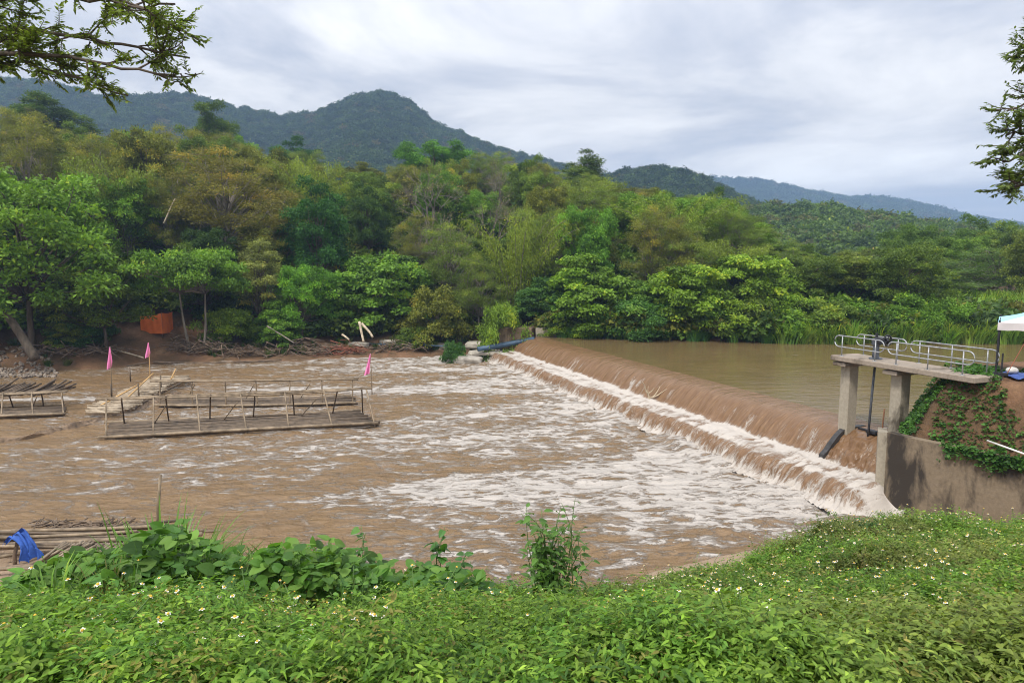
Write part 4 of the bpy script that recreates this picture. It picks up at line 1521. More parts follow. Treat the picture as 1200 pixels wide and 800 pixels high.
# white pipe lying on the wall top at right
mb = MB()
pA, pB, pC = dep(1157, 516, 20.6), dep(1182, 525, 19.9), dep(1215, 537, 19.2)
for q in (pA, pB, pC):
    q[2] = max(q[2], float(ground_z(q[0], q[1])) + .1)
mb.tube([pA, pB, pC], .028, 8)
tag(mb.build('water_pipe', M_pipe, smooth=True), 'white plastic pipe sloping along the top of the concrete wing wall', 'pipe')

# tent on the mound
tx, ty = 15.75, 21.9
M_canopy_b = simple('pale_blue_canopy', (.32, .60, .74), .7, .1, 2, .1)
M_canopy_w = simple('grey_white_canopy', (.62, .58, .58), .7, .1, 2, .1)
tp = dep(1171, 384, ty)
tent = thing('pop_up_tent', 'pop up tent with pale blue and white canopy standing on the mound', 'tent', (tp[0], ty, 0), -.63)
TW = 3.0
tz0 = tp[2]
cn = [(0, 0), (TW, 0), (TW, TW), (0, TW)]
for i in range(4):
    q = rotz(-.63) @ np.array((*cn[i], 0)) + np.array((tp[0], ty, 0))
    gz = max(float(ground_z(q[0], q[1])), 1.2)
    mb = MB()
    mb.box((cn[i][0], cn[i][1], (gz + tz0) / 2 + .1), (.055, .055, tz0 - gz + .3), bev=.006)
    mb.box((cn[i][0], cn[i][1], gz + .012), (.11, .11, .024))
    mb.build('leg', M_iron, tent)
roofs = []
ctr = np.array((TW / 2, TW / 2, tz0 + .85))
for i in range(4):
    a_, b_ = np.array((*cn[i], tz0 + .17)), np.array((*cn[(i + 1) % 4], tz0 + .17))
    ov = np.array(((cn[i][0] - TW / 2) * .03, (cn[i][1] - TW / 2) * .03, 0))
    ov2 = np.array(((cn[(i + 1) % 4][0] - TW / 2) * .03, (cn[(i + 1) % 4][1] - TW / 2) * .03, 0))
    a_ = a_ + ov
    b_ = b_ + ov2
    G = np.zeros((9, 13, 3))
    for u in range(9):
        for w in range(13):
            f_ = u / 8
            e = a_ + (b_ - a_) * w / 12
            q = e + (ctr - e) * f_
            q[2] -= .16 * math.sin(PI * f_) * (.6 + .4 * math.sin(PI * w / 12))
            G[u, w] = q
    mb = MB()
    mb.grid(G, mat=0)
    G2 = np.stack([np.array([a_ + (b_ - a_) * w / 12 for w in range(13)]), np.array([a_ + (b_ - a_) * w / 12 - (0, 0, .24 + .012 * math.sin(w * 2.1)) for w in range(13)])])
    mb.grid(G2, mat=1 if False else 0)
    mb.build('canopy_panel', M_canopy_b if i in (3,) else M_canopy_w if i in (0,) else M_canopy_b, tent, True)
mb = MB()
for (a_, b_) in ((0, 1), (3, 0)):
    A_ = np.array((*cn[a_], tz0 - .02))
    B_ = np.array((*cn[b_], tz0 - .02))
    mb.tube([A_, (A_ + B_) / 2 + (0, 0, .25), B_], .014, 5)
    mb.tube([A_ + (0, 0, .1), (A_ + B_) / 2 - (0, 0, .12), B_ + (0, 0, .1)], .014, 5)
mb.build('folding_frame', M_iron, tent)
mb = MB()
mb.box((.15, .02, (4.0 + tz0) / 2 - .25), (.05, .05, 1.35), bev=.006)
mb.box((.13, .04, 4.98), (.42, .10, .10), bev=.01)
mb.build('sliding_bracket', M_iron, tent)
M_strap = simple('red_strap', (.36, .12, .07), .7, .2, 4, .1)
mb = MB()
mb.tube([(.3, .1, 5.0), (.85, .35, tz0 - .05)], .012, 5)
mb.build('guy_strap', M_strap, tent)

# blue sheet and white bundle under the tent
M_tarp_b = simple('blue_tarpaulin', (.07, .12, .36), .5, .3, 5, .4)


def cloth(cx, cy, w, d_, amp, seed, rz=0.0, nx=40, ny=28, lift=.03):
    u = np.linspace(-.5, .5, nx)
    v = np.linspace(-.5, .5, ny)
    U, V_ = np.meshgrid(u, v)
    X = U * w
    Y_ = V_ * d_
    c_, s_2 = math.cos(rz), math.sin(rz)
    XX = cx + X * c_ - Y_ * s_2
    YY = cy + X * s_2 + Y_ * c_
    Z_ = ground_z(XX, YY) + lift + amp * fbm(U * 5, V_ * 5, seed, 4)
    return np.stack([XX, YY, Z_], -1)


mb = MB()
sh_ = dep(1200, 445, 22.3)
mb.grid(cloth(sh_[0], 22.3, 1.5, 1.0, .16, 63, .2))
tag(mb.build('ground_sheet', M_tarp_b, smooth=True), 'crumpled blue ground sheet spread under the tent', 'sheet')
mb = MB()
bq = dep(1186, 436, 22.2)
gz = float(ground_z(bq[0], 22.2)) + .2
th = np.linspace(0, PI, 9)
ph = np.linspace(0, 2 * PI, 15)
G = np.zeros((9, 15, 3))
for i, a in enumerate(th):
    for j, b_ in enumerate(ph):
        rr_ = .15 * (1 + .25 * (fbm(2 * math.cos(b_) + 5, 2 * math.sin(b_) + a, 64) - .5))
        G[i, j] = (bq[0] + 1.3 * rr_ * math.sin(a) * math.cos(b_), 22.2 + rr_ * math.sin(a) * math.sin(b_), gz + .75 * rr_ * math.cos(a))
mb.grid(G)
tag(mb.build('sack', M_pipe, smooth=True), 'small white bundle lying on the blue ground sheet', 'bundle')

# ------------------------------------------------------------------ bamboo rafts and walkway in the pool


def pole(mb_, a_, b_, rad, n=7, sag=.02, r_=rng):
    mb_.tube(bend(a_, b_, r_, 6, .006, -sag), rad, n)


def raft(label, A, B, depth_v, bays, zt, group, ridge=True, mats=(M_bamboo, M_bamboo_dark)):
    """floor of poles between A (left front) and B (right front); legs lean in to a ridge pole"""
    root = thing('bamboo_raft', label, 'raft', (0, 0, 0), 0, group)
    A = np.asarray(A, float)
    B = np.asarray(B, float)
    dv_ = np.asarray(depth_v, float)
    rr_ = np.random.RandomState(int(abs(A[0]) * 10))
    mb_ = MB()
    nflo = 16
    for k_ in range(nflo):
        f_ = (k_ + .5) / nflo
        o_ = dv_ * f_ + rr_.normal(size=3) * (.03, .03, .02)
        j = rr_.normal() * .3
        pole(mb_, A + o_ + (B - A) * (.01 * j), B + o_ + (B - A) * (.012 * rr_.normal()), .065 + .02 * rr_.rand(), 6, .004, rr_)
    mb_.build('floor', mats[1], root, True)
    mb_ = MB()
    for k_ in range(2):
        o_ = dv_ * (-.03 + 1.06 * k_) + (0, 0, .10)
        pole(mb_, A + o_ - (B - A) * .02, B + o_ + (B - A) * .005, .075, 7, .004, rr_)
    mb_.build('edge_pole', mats[0], root, True)
    mid = dv_ * (.5 if ridge else .02)
    mb_ = MB()
    for k_ in range(3):
        pole(mb_, A + mid + (-.06 * (B - A)[0] * .6, .06 * k_ - .06, zt + .03 * k_), B + mid + (.25, .06 * k_ - .06, zt + .03 * k_), .045, 6, .012, rr_)
    mb_.build('ridge_pole', mats[0], root, True)
    for k_ in range(bays + 1):
        f_ = k_ / bays
        q = A + (B - A) * (f_ * .985 + .006)
        mb_ = MB()
        pole(mb_, q + (rr_.normal() * .05, 0, -.1), q + mid + (rr_.normal() * .08, 0, zt + .05), .042, 6, .0, rr_)
        mb_.build('post', mats[0], root, True)
        if ridge:
            q2 = A + (B - A) * min(1, f_ * .985 + .5 / bays * .7) + dv_
            mb_ = MB()
            pole(mb_, q2 + (rr_.normal() * .05, 0, -.1), q2 - dv_ + mid + (rr_.normal() * .15, 0, zt + .05), .04, 6, .0, rr_)
            mb_.build('post', mats[1], root, True)
    for k_ in range(3):
        f_ = .12 + .3 * k_ + .05 * rr_.rand()
        q = A + (B - A) * f_ + dv_ * .9
        mb_ = MB()
        pole(mb_, q, q + (B - A) * .05 - dv_ * .4 + (0, 0, zt * .75), .03, 5, 0, rr_)
        mb_.build('brace', mats[0], root, True)
    return root


gr = 'bamboo rafts moored below the weir'
raft('long bamboo raft with ridge pole and paired posts, nearest in the pool', (*at(122, 514, .12)[:2], .12), (*at(441, 497, .12)[:2], .12), (-1.5, 3.0, 0), 6, 1.62, gr)
raft('second bamboo raft with thinner posts behind the long raft', (*at(186, 476, .1)[:2], .1), (*at(416, 473, .1)[:2], .1), (-.8, 2.0, 0), 6, 1.5, gr, ridge=False)
lr = raft('low broken bamboo raft with dark collapsed roof at left edge', (*at(-75, 492, .1)[:2], .1), (*at(76, 486, .1)[:2], .1), (-1.6, 2.4, 0), 4, 1.1, gr)
mb = MB()
a0 = at(-70, 462, 1.0)
a1 = at(66, 459, 1.0)
rr = np.random.RandomState(9)
for k in range(60):
    f_ = k / 59
    q = a0 + (a1 - a0) * f_ + rr.normal(size=3) * .05
    pole(mb, q + (0, -.5, .0), q + (.2 + .1 * rr.normal(), 1.5, .25 + .1 * rr.normal()), .06, 5, .01, rr)
mb.build('thatch_roof', M_bamboo_dark, lr, True)

# woven walkway from the shore to the rafts
walk = thing('bamboo_walkway', 'pale woven bamboo walkway leading across the water behind the rafts', 'walkway')
path = np.array([at(203, 441, .45), at(180, 452, .42), at(150, 466, .4), at(118, 484, .35)])
nrm_ = np.array((.75, .66, 0))
pr, _ = resample(path, 70)
mb = MB()
for k in range(69):
    w_ = 1.15 + .25 * math.sin(k * .25)
    q = pr[k] + (0, 0, .02 * rr.normal())
    dq = np.array((1, .12 * rr.normal(), 0))
    mb.tube([q - dq * w_, q + dq * w_ + (0, 0, .05 * rr.normal())], .055, 5)
mb.build('slat_deck', simple('pale_woven_bamboo', (.46, .38, .28), .8, .3, 3, .4, col2=(.22, .165, .11)), walk, True)
for sd in (-1, 1):
    mb = MB()
    mb.tube(pr[::10] + np.array((sd * 1.2, 0, -.12)), .07, 6)
    mb.build('bearer', M_bamboo_dark, walk, True)
for (a_, b_) in (((145, 470, .4), (168, 448, 1.1)), ((168, 448, 1.1), (180, 437, 1.2)), ((205, 440, .5), (194, 452, .3)), ((206, 432, 1.2), (199, 447, .4)), ((118, 475, .4), (165, 449, 1.0))):
    mb = MB()
    mb.tube([at(*a_), at(*b_)], .05, 6)
    mb.build('handrail', M_bamboo_new, walk, True)
for (q1, q2) in (((163, 468), (163, 446)), ((131, 468), (130, 452)), ((153, 447), (153, 440)), ((189, 458), (189, 446))):
    b_ = at(*q1, .3)
    mb = MB()
    mb.tube([b_, b_ + (0, 0, 1.0)], .045, 6)
    mb.build('rail_post', M_bamboo_dark, walk, True)

# low dam of mud and flotsam from the walkway to the left
mb = MB()
dp_ = np.array([at(205, 462, 0), at(150, 483, 0), at(100, 496, 0), at(40, 512, 0), at(-40, 526, 0)])
dr, _ = resample(dp_, 90)
G = np.zeros((9, 90, 3))
for i in range(9):
    f_ = i / 8 - .5
    for j in range(90):
        q = dr[j] + np.array((.45, .9, 0)) * f_ * 1.5 * (.6 + .8 * fbm(j * .15, 3, 7))
        q[2] = -.12 + (.32 * math.cos(f_ * PI)) * (.2 + 1.3 * fbm(j * .3, i * .8, 8))
        G[i, j] = q
mb.grid(G)
tag(mb.build('mud_bar', simple('wet_gravelly_mud', (.26, .18, .115), .55, .5, 3.5, 1.0, bscale=14), smooth=False), 'low bar of mud and flotsam running left from the woven walkway', 'mud bar')

# pink flags on bamboo canes
M_pink = simple('pink_cloth', (.78, .23, .47), .7, .12, 4, .2)
for i, (px, ytop, ybase, lean, lab) in enumerate([(129, 407, 466, .05, 'limp pink flag on a cane at the left side of the woven walkway'), (174, 402, 452, -.05, 'limp pink flag on an orange cane at the far end of the walkway'), (434, 415, 462, .12, 'furled pink flag on a leaning cane right of the rafts')]):
    b_ = at(px + 2, ybase, 0)
    top = dep(px, ytop - 1, b_[1])
    fl = thing('pink_flag', lab, 'flag', b_, 0, 'pink flags in the pool')
    tl = top - b_
    mb = MB()
    mb.tube([(0, 0, -.5), tl * .5 + (.02, 0, 0), tl], (.035, .03, .018), 6)
    mb.build('cane', M_bamboo_new if i == 1 else M_bamboo, fl, True)
    hgt = (1.55, 1.15, 1.45)[i]
    nu, nv_ = 14, 18
    G = np.zeros((nv_, nu, 3))
    for a in range(nv_):
        for c_ in range(nu):
            t_ = a / (nv_ - 1)
            u = c_ / (nu - 1)
            wid = (.05 + .52 * t_ ** 1.1) if i < 2 else (.05 + .34 * t_)
            if i < 2 and t_ > .75:
                wid *= 1 - .5 * (t_ - .75) * 4 * abs(u - .35)
            fold = .09 * math.sin(u * 9 + t_ * 2) * t_
            G[a, c_] = tl + np.array(((u - .45) * wid + (-.12 * t_ if i != 2 else -.28 * t_), fold - .05, -.02 - hgt * t_ * (1 - (.22 * u if i < 2 else .1 * u))))
    mb = MB()
    mb.grid(G)
    mb.build('cloth', M_pink, fl, True)

# ------------------------------------------------------------------ far shore: shelter, rocks, driftwood, abutment
M_orange = simple('orange_tarpaulin', (.95, .22, .045), .55, .12, 1.5, .15)
ob = dep(178, 391, 63.5)
og = float(ground_z(ob[0], 63.5))
sh_t = thing('tarpaulin_shelter', 'square orange tarpaulin shelter at the foot of the wooded bank', 'shelter', (ob[0], 63.5, og), -.1)
W_, D_, Hl, Hr = 2.15, 1.7, 1.62, 1.98
cs = [(-W_ / 2, 0), (W_ / 2, 0), (W_ / 2, D_), (-W_ / 2, D_)]
hs = [Hl, Hr, Hr, Hl]
for i in range(4):
    a_, b_ = np.array(cs[i]), np.array(cs[(i + 1) % 4])
    G = np.zeros((12, 24, 3))
    nv = np.array(((b_ - a_)[1], -(b_ - a_)[0])) / np.linalg.norm(b_ - a_)
    for u in range(12):
        for w in range(24):
            f_ = w / 23
            q = a_ + (b_ - a_) * f_
            zt = hs[i] + (hs[(i + 1) % 4] - hs[i]) * f_ - .10 * math.sin(PI * f_)
            bul = .05 * math.sin(PI * f_) * math.sin(PI * u / 11) + .018 * math.sin(f_ * 21 + u * .3)
            G[u, w] = (q[0] + nv[0] * bul, q[1] + nv[1] * bul, .03 + (zt - .03) * u / 11)
    mb = MB()
    mb.grid(G)
    mb.build('tarpaulin_side', M_orange, sh_t, True)
for i in range(4):
    mb = MB()
    mb.tube([(cs[i][0] * .97, cs[i][1] + (.04 if i < 2 else -.04), -.3), (cs[i][0] * .97, cs[i][1] + (.04 if i < 2 else -.04), hs[i] + .05)], .035, 6)
    mb.build('corner_pole', M_bamboo, sh_t, True)
mb = MB()
G = np.zeros((6, 12, 3))
for u in range(6):
    for w in range(12):
        f_ = w / 11
        G[u, w] = (-W_ / 2 + W_ * f_, D_ * u / 5, hs[0] + (hs[1] - hs[0]) * f_ - .10 * math.sin(PI * f_) - .02)
mb.grid(G)
mb.build('tarpaulin_roof', simple('dark_red_tarpaulin', (.33, .06, .04), .6, .2, 2, .1), sh_t, True)


def rock(name, c, s, seed, label, mat=M_rock, group='rocks on the far shore', flat=1.0):
    r_ = np.random.RandomState(seed)
    th_ = np.linspace(0, PI, 14)
    ph_ = np.linspace(0, 2 * PI, 22)
    T_, P_ = np.meshgrid(th_, ph_, indexing='ij')
    x_ = np.sin(T_) * np.cos(P_)
    y_ = np.sin(T_) * np.sin(P_)
    z_ = np.cos(T_)
    pw = .55
    x_, y_, z_ = [np.sign(q) * np.abs(q) ** pw for q in (x_, y_, z_)]
    d_ = 1 + .35 * (fbm(x_ * 1.4 + 7 + z_, y_ * 1.4 + seed, seed, 3) - .5)
    G_ = np.stack([x_ * d_ * s[0] / 2, y_ * d_ * s[1] / 2, z_ * d_ * s[2] / 2], -1) @ rotz(r_.rand() * .6 - .3).T
    mb_ = MB()
    mb_.grid(G_)
    o_ = mb_.build(name, mat, None, False, c)
    return tag(o_, label, 'rock', group)


M_slab = simple('pale_slab', (.40, .36, .30), .85, .25, 1.2, .6)
for i, (px, py, z, s, mt, lab) in enumerate([
    (573, 412, .75, (3.6, 2.2, .42), M_slab, 'large pale flat slab jutting into the foam at the weir end'),
    (560, 403, 1.1, (2.4, 1.6, .6), M_slab, 'rounded pale boulder behind the large flat slab'),
    (548, 421, .25, (2.6, 1.4, .7), M_rock, 'dark wet rock under the large flat slab'),
    (520, 407, .7, (2.0, 1.2, .6), M_rock, 'grey rock left of the dark little bush'),
    (497, 406, .7, (1.5, 1.1, .7), M_rock, 'squarish grey rock in the shore rubble'),
    (478, 408, .5, (1.2, .9, .45), M_rock, 'small grey rock at the edge of the churned water'),
    (394, 409, .6, (1.5, 1.0, .6), simple('red_brown_rock', (.17, .085, .055), .9, .4, 2, .8), 'red brown boulder among the driftwood'),
    (420, 404, .8, (2.2, 1.0, .45), M_rock, 'flat grey stone behind the driftwood'),
    (455, 401, .9, (1.6, 1.0, .4), M_rock, 'low stone beneath the pale broken logs'),
]):
    q = at(px, py, z) if i < 3 else ghit(px, py)
    rock('boulder', (q[0], q[1], (z if i < 3 else q[2] + s[2] * .3) - .08), s, 500 + i, lab, mt)

# loose stones and rubbish heap at the extreme left shore
mb = MB()
rr = np.random.RandomState(12)
for k in range(260):
    q = at(-30 + 95 * rr.rand(), 424 + 14 * rr.rand(), .3)
    z = float(ground_z(q[0], q[1]))
    z = max(z, 0) + .05
    s_ = .10 + .18 * rr.rand()
    mb.box((q[0], q[1], z), (s_ * 1.5, s_, s_ * .7), rot=np.array(mathutils.Euler((rr.rand(), rr.rand(), rr.rand() * 6)).to_matrix()), bev=s_ * .2)
tag(mb.build('gravel', simple('mixed_gravel', (.22, .18, .145), .9, .5, 3, .5)), 'heap of pale stones on the left shore below the leaning trunk', 'gravel', kind='stuff')

# driftwood heaps


def heap(px, py, z, w, h, n, seed, label, mat=M_wood):
    r_ = np.random.RandomState(seed)
    q0 = ghit(px, py)
    g0 = q0[2] + .02
    mb_ = MB()
    for k_ in range(n):
        a_ = np.array((r_.normal() * w * .33, r_.normal() * .6, abs(r_.normal()) * h * .45))
        an = r_.normal() * .55 + (0 if r_.rand() < .8 else 1.4)
        L_ = .5 + 1.5 * r_.rand() ** 1.5
        dv_ = np.array((math.cos(an), .5 * r_.normal(), .40 * r_.normal()))
        dv_ /= np.linalg.norm(dv_)
        a_[2] *= max(.1, 1 - (a_[0] / (w * .75)) ** 2)
        mb_.tube(bend(a_ - dv_ * L_ / 2, a_ + dv_ * L_ / 2, r_, 5, .09), np.linspace(.05, .02, 5) * (.6 + 1.0 * r_.rand() ** 2), 5, a=r_.rand())
    o_ = mb_.build('driftwood_heap', mat, None, True, (q0[0], q0[1], g0))
    return tag(o_, label, 'driftwood', 'heaps of driftwood along the far shore')


heap(232, 412, .6, 7.0, 1.3, 230, 601, 'wide tangled heap of roots and driftwood under the small spreading tree')
heap(300, 416, .4, 5.5, .8, 130, 602, 'low heap of brown sticks right of the root tangle')
heap(362, 413, .6, 5.0, 1.1, 170, 603, 'driftwood heap under the small leaning bright tree')
heap(60, 414, .5, 5.0, .7, 90, 604, 'scattered dark branches left of the path on the shore')
heap(120, 411, .6, 4.0, .5, 60, 605, 'thin line of sticks on the mud below the orange shelter')
heap(405, 414, .5, 3.5, .8, 90, 606, 'reddish sticks and rubbish beside the flat grey stone', simple('red_brown_wood', (.22, .08, .05), .9, .4, 3, .5))
heap(470, 409, .8, 5.0, .6, 110, 607, 'dark twigs strewn over the rocks left of the foam')


def log(a_, b_, r0, r1, label, mat=M_wood_pale, seed=1, name='log', group=None):
    r_ = np.random.RandomState(seed)
    mb_ = MB()
    mb_.tube(bend(a_, b_, r_, 9, .03), np.linspace(r0, r1, 9), 8)
    o_ = mb_.build(name, mat, None, True)
    return tag(o_, label, 'log', group)


lg = 'pale broken logs on the far shore'
log(dep(424, 379, 62.4), dep(437, 395, 61.6), .12, .10, 'pale split log leaning right, one of the crossed pair', seed=3, group=lg)
log(dep(421, 377, 62.9), dep(426, 400, 61.9), .13, .10, 'pale split log standing steeply, one of the crossed pair', seed=4, group=lg)
log(dep(401, 392, 62), dep(409, 398, 61.6), .10, .08, 'short pale log lying left of the crossed pair', seed=5, group=lg)
log(dep(313, 382, 62), dep(345, 402, 61), .08, .05, 'long thin grey log sloping down to the driftwood heap', M_bark_pale, 6, group=lg)
log(at(128, 408, 1.2), at(168, 419, .6), .07, .06, 'bent pale pole lying on the path behind the pink flags', M_wood_pale, 7, group=lg)
log(at(30, 424, .35), at(175, 426, .2), .09, .07, 'long grey pole lying along the left waterline', M_wood, 8, group=lg)
log(at(180, 424, .2), at(330, 421, .2), .10, .07, 'long dark pole along the waterline below the driftwood', M_wood, 9, group=lg)
log(dep(41, 416, 52.5) + (0, 0, -.3), dep(-8, 345, 53.5), .36, .24, 'thick leaning brown trunk base of a shore tree at the left edge', M_bark, 10, name='leaning_trunk')
log(dep(192, 262, 71), dep(205, 233, 71), .10, .06, 'bleached dead limb sticking out above the spreading tree', M_wood_pale, 13, group=lg)

# concrete abutment at the far end of the weir
ab = thing('weir_abutment', 'old concrete abutment block at the far end of the weir', 'abutment')
mb = MB()
q = dep(609, 395, 61.3)
mb.box((q[0] - .2, 61.6, 1.9), (3.0, 2.0, 2.0), rz=-.2, bev=.06)
mb.build('block', concrete('old_concrete', (.22, .16, .10), (.08, .055, .035), .52), ab)
mb = MB()
mb.box((q[0] + 2.75, 61.75, 2.35), (2.6, .8, .9), rz=-.05, bev=.05)
mb.build('low_wall', M_conc, ab)
mb = MB()
mb.tube([at(560, 409, 1.15), at(585, 405, 1.35), at(606, 401, 1.6), at(626, 397.5, 1.95)], (.22, .23, .24, .24), 10)
tag(mb.build('drain_pipe', M_bluepipe, smooth=True), 'dark blue grey pipe lying from the slab to the weir crest', 'pipe')
mb = MB()
mb.tube([at(430, 402, 1.0), at(455, 404, .9), at(480, 403, 1.0), at(510, 405, .95), at(545, 406, 1.1)], .06, 6)
tag(mb.build('hose', M_bluepipe, smooth=True), 'thin blue hose stretched over the shore rocks', 'hose')
# branch caught on the weir
mb = MB()
rr = np.random.RandomState(31)
b0 = on_weir(22.4, 1.35, .95)
for k in range(5):
    mb.tube(bend(b0 + rr.normal(size=3) * .1, b0 + np.array((.6 - .35 * k, .2 * rr.normal(), .55 + .5 * rr.rand())) + (.3, 0, 0), rr, 6, .1), np.linspace(.05, .015, 6), 5)
tag(mb.build('stranded_branch', M_wood_pale, smooth=True), 'pale forked branch stranded on the face of the weir', 'branch')

# ------------------------------------------------------------------ near left shore: wrecked bamboo, blue cloth, cane
wr = thing('wrecked_raft', 'wrecked bamboo raft washed up on the near left shore', 'raft')
rr = np.random.RandomState(41)


def spot(px, py, z):
    q = at(px, py, z)
    return np.array((q[0], q[1], max(z, float(ground_z(q[0], q[1])) + .05)))


for k in range(22):
    y0 = 616 + 26 * rr.rand()
    x0 = -60 + 80 * rr.rand()
    x1 = 130 + 130 * rr.rand()
    mb = MB()
    zz = .35 + .45 * rr.rand()
    pole(mb, spot(x0, y0 + 5, zz), spot(x1, y0 + 6 * rr.normal() - 1, zz), .035 + .03 * rr.rand(), 6, .01, rr)
    mb.build('bamboo_pole', M_bamboo if rr.rand() < .7 else M_bamboo_dark, wr, True)
mb = MB()
for k in range(46):
    f_ = k / 45
    a_ = spot(40 + 105 * f_, 660 + 3 * rr.normal(), .40)
    b_ = spot(75 + 112 * f_, 637 + 2 * rr.normal(), .85)
    mb.tube([a_, b_], .04, 5)
mb.build('floor_slats', simple('grey_bamboo', (.36, .29, .21), .8, .4, 3, .4, col2=(.13, .10, .07)), wr, True)
mb = MB()
for k in range(90):
    q = spot(40 + 130 * rr.rand(), 612 + 5 * rr.rand(), .35)
    an = rr.rand() * 6
    mb.tube(bend(q - (.25 * math.cos(an), .25 * math.sin(an), 0), q + (.25 * math.cos(an), .25 * math.sin(an), .12 * rr.rand()), rr, 4, .1), .022, 4)
mb.build('twig_fringe', M_wood, wr, True)
for (a_, b_) in (((8, 664), (84, 672)), ((-20, 668), (50, 662)), ((0, 652), (40, 645))):
    mb = MB()
    pole(mb, spot(*a_, .5), spot(*b_, .5), .05, 6, 0, rr)
    mb.build('bamboo_pole', M_bamboo, wr, True)
# blue cloth draped over a pole end
cb = spot(28, 664, .3)
G = np.zeros((30, 16, 3))
for i in range(30):
    t_ = i / 29
    ang = -.5 + 2.5 * t_
    cx = cb[0] - .38 + .6 * math.sin(min(t_ * 1.9, 1.6)) * .95
    cz = cb[2] + .85 - (.0 if t_ < .25 else 1.05 * (t_ - .25) ** 1.1) - (.22 * (.25 - t_) * 4 if t_ < .25 else 0)
    for j in range(16):
        u = j / 15 - .5
        w_ = (.22 + .25 * t_) * (1 + .2 * math.sin(t_ * 9))
        G[i, j] = (cx + u * w_ * .85 + .03 * math.sin(u * 19 + t_ * 4), cb[1] + u * w_ * .7 + .06 * math.cos(u * 17 + t_ * 3), cz + .06 * math.sin(u * 13 + t_ * 6) + .25 * u * (1 - t_))
mb = MB()
mb.grid(G)
tag(mb.build('blue_cloth', simple('blue_cloth', (.045, .13, .50), .75, .25, 4, .4), smooth=True), 'torn blue cloth hanging over the wrecked bamboo at the left edge', 'cloth')
mb = MB()
mb.tube([cb + (-.35, .1, -.6), cb + (-.3, .1, .2), cb + (-.1, .05, .76)], .05, 6)
tag(mb.build('stake', M_wood, smooth=True), 'short dark stake holding up the torn blue cloth', 'stake')
c0 = dep(184, 622, 17)
mb = MB()
mb.tube([(c0[0] - .05, 17, float(ground_z(c0[0], 17)) - .2), dep(185, 600, 17), dep(188, 556, 17)], (.05, .045, .035), 7)
tag(mb.build('bamboo_cane', M_bamboo, smooth=True), 'upright bamboo cane standing in the water behind the tall grass tuft', 'cane')

# ------------------------------------------------------------------ near plants that stand out
M_near = leafmat('near_leaf', 'object', .4, .3, .42, .35)


def stems_plant(name, label, px, Y, py_top, wpx, nst, per, L, W, color, seed, heart=0.0, spread=.9, cat='shrub'):
    top = dep(px, py_top, Y)
    g_ = float(ground_z(top[0], Y))
    H = top[2] - g_
    root = thing(name, label, cat, (top[0], Y, g_ - .02))
    r_ = np.random.RandomState(seed)
    sm, lm = MB(), MB()
    Wd = wpx * Y / FPX / 2
    for k_ in range(nst):
        an = r_.rand() * 6.28
        hh_ = H * (.45 + .55 * (1 if k_ == 0 else r_.rand()))
        ex = Wd * (.1 + .9 * r_.rand() ** .7) * (1.45 - 1.1 * hh_ / H)
        tip = np.array((math.cos(an) * ex, math.sin(an) * ex, hh_))
        q = bend((r_.normal() * .03, r_.normal() * .03, 0), tip, r_, 10, .09, .12)
        sm.tube(q, np.linspace(.008, .0022, 10), 5)
        for l_ in range(per):
            t_ = .15 + .85 * (l_ + r_.rand() * .6) / per
            p_ = np.array([np.interp(t_, np.linspace(0, 1, 10), q[:, i_]) for i_ in range(3)])
            a2 = l_ * 2.4 + r_.normal() * .5
            dv_ = np.array((math.cos(a2), math.sin(a2), .12 + .3 * r_.normal()))
            LL = L * (.65 + .6 * r_.rand()) * (1.1 - .35 * t_)
            st2 = p_ + dv_ * LL * .25
            sm.tube([p_, st2], .0014, 4, cap=False)
            lm.fine_leaf(st2, dv_, np.array((0, 0, 1.)) + r_.normal(size=3) * .35, LL, W / L * LL, np.clip(.5 + .17 * r_.normal(), 0, 1), heart, .35, .14)
    sm.build('stems', M_stem, root, True)
    f_ = lm.build('foliage', M_near, root)
    f_.color = (*color, 1)
    return root


stems_plant('leafy_shrub', 'bushy shrub with pointed leaves standing alone against the water at centre', 648, 6.2, 590, 175, 46, 17, .115, .056, (.10, .205, .035), 701)
stems_plant('leafy_shrub', 'thin upright sprig rising from the lone shrub above the water', 672, 6.2, 580, 30, 2, 14, .07, .03, (.09, .19, .035), 702)
stems_plant('broadleaf_vine', 'vine shoot with large round leaves reaching over the water left of the lone shrub', 515, 6.0, 612, 150, 14, 13, .115, .095, (.075, .19, .04), 703, heart=.5)
stems_plant('broadleaf_vine', 'round leaved vine shoot at the right edge of the big creeper', 425, 6.1, 622, 130, 12, 13, .10, .085, (.08, .19, .035), 704, heart=.5)
stems_plant('leafy_shrub', 'leafy weed clump on the bank top below the small dam rapids', 350, 6.0, 624, 130, 14, 14, .10, .075, (.085, .20, .035), 705, heart=.3)
stems_plant('leafy_shrub', 'round dark green bush at the crest of the bank by the wing wall', 1022, 8.0, 606, 110, 40, 18, .06, .036, (.05, .14, .03), 706)
stems_plant('leafy_shrub', 'low bush on the near bank at left end of the pale sand', 820, 7.2, 660, 70, 18, 14, .05, .03, (.10, .19, .04), 707)
stems_plant('leafy_shrub', 'light green weed clump in the left foreground below the creeper', 415, 4.6, 668, 130, 16, 14, .065, .045, (.13, .26, .045), 708)
stems_plant('broadleaf_plant', 'plant with large pale broad leaves at the bottom left corner', 70, 3.6, 725, 150, 8, 8, .15, .11, (.12, .23, .07), 709, heart=.4)
stems_plant('leafy_shrub', 'small weed with dark leaves at the left edge of the bank', 22, 5.2, 668, 90, 12, 12, .075, .055, (.08, .18, .04), 710, heart=.4)
stems_plant('leafy_shrub', 'small pointed weed on the bank crest left of the lone shrub', 560, 6.4, 655, 60, 8, 12, .06, .035, (.12, .21, .05), 711)

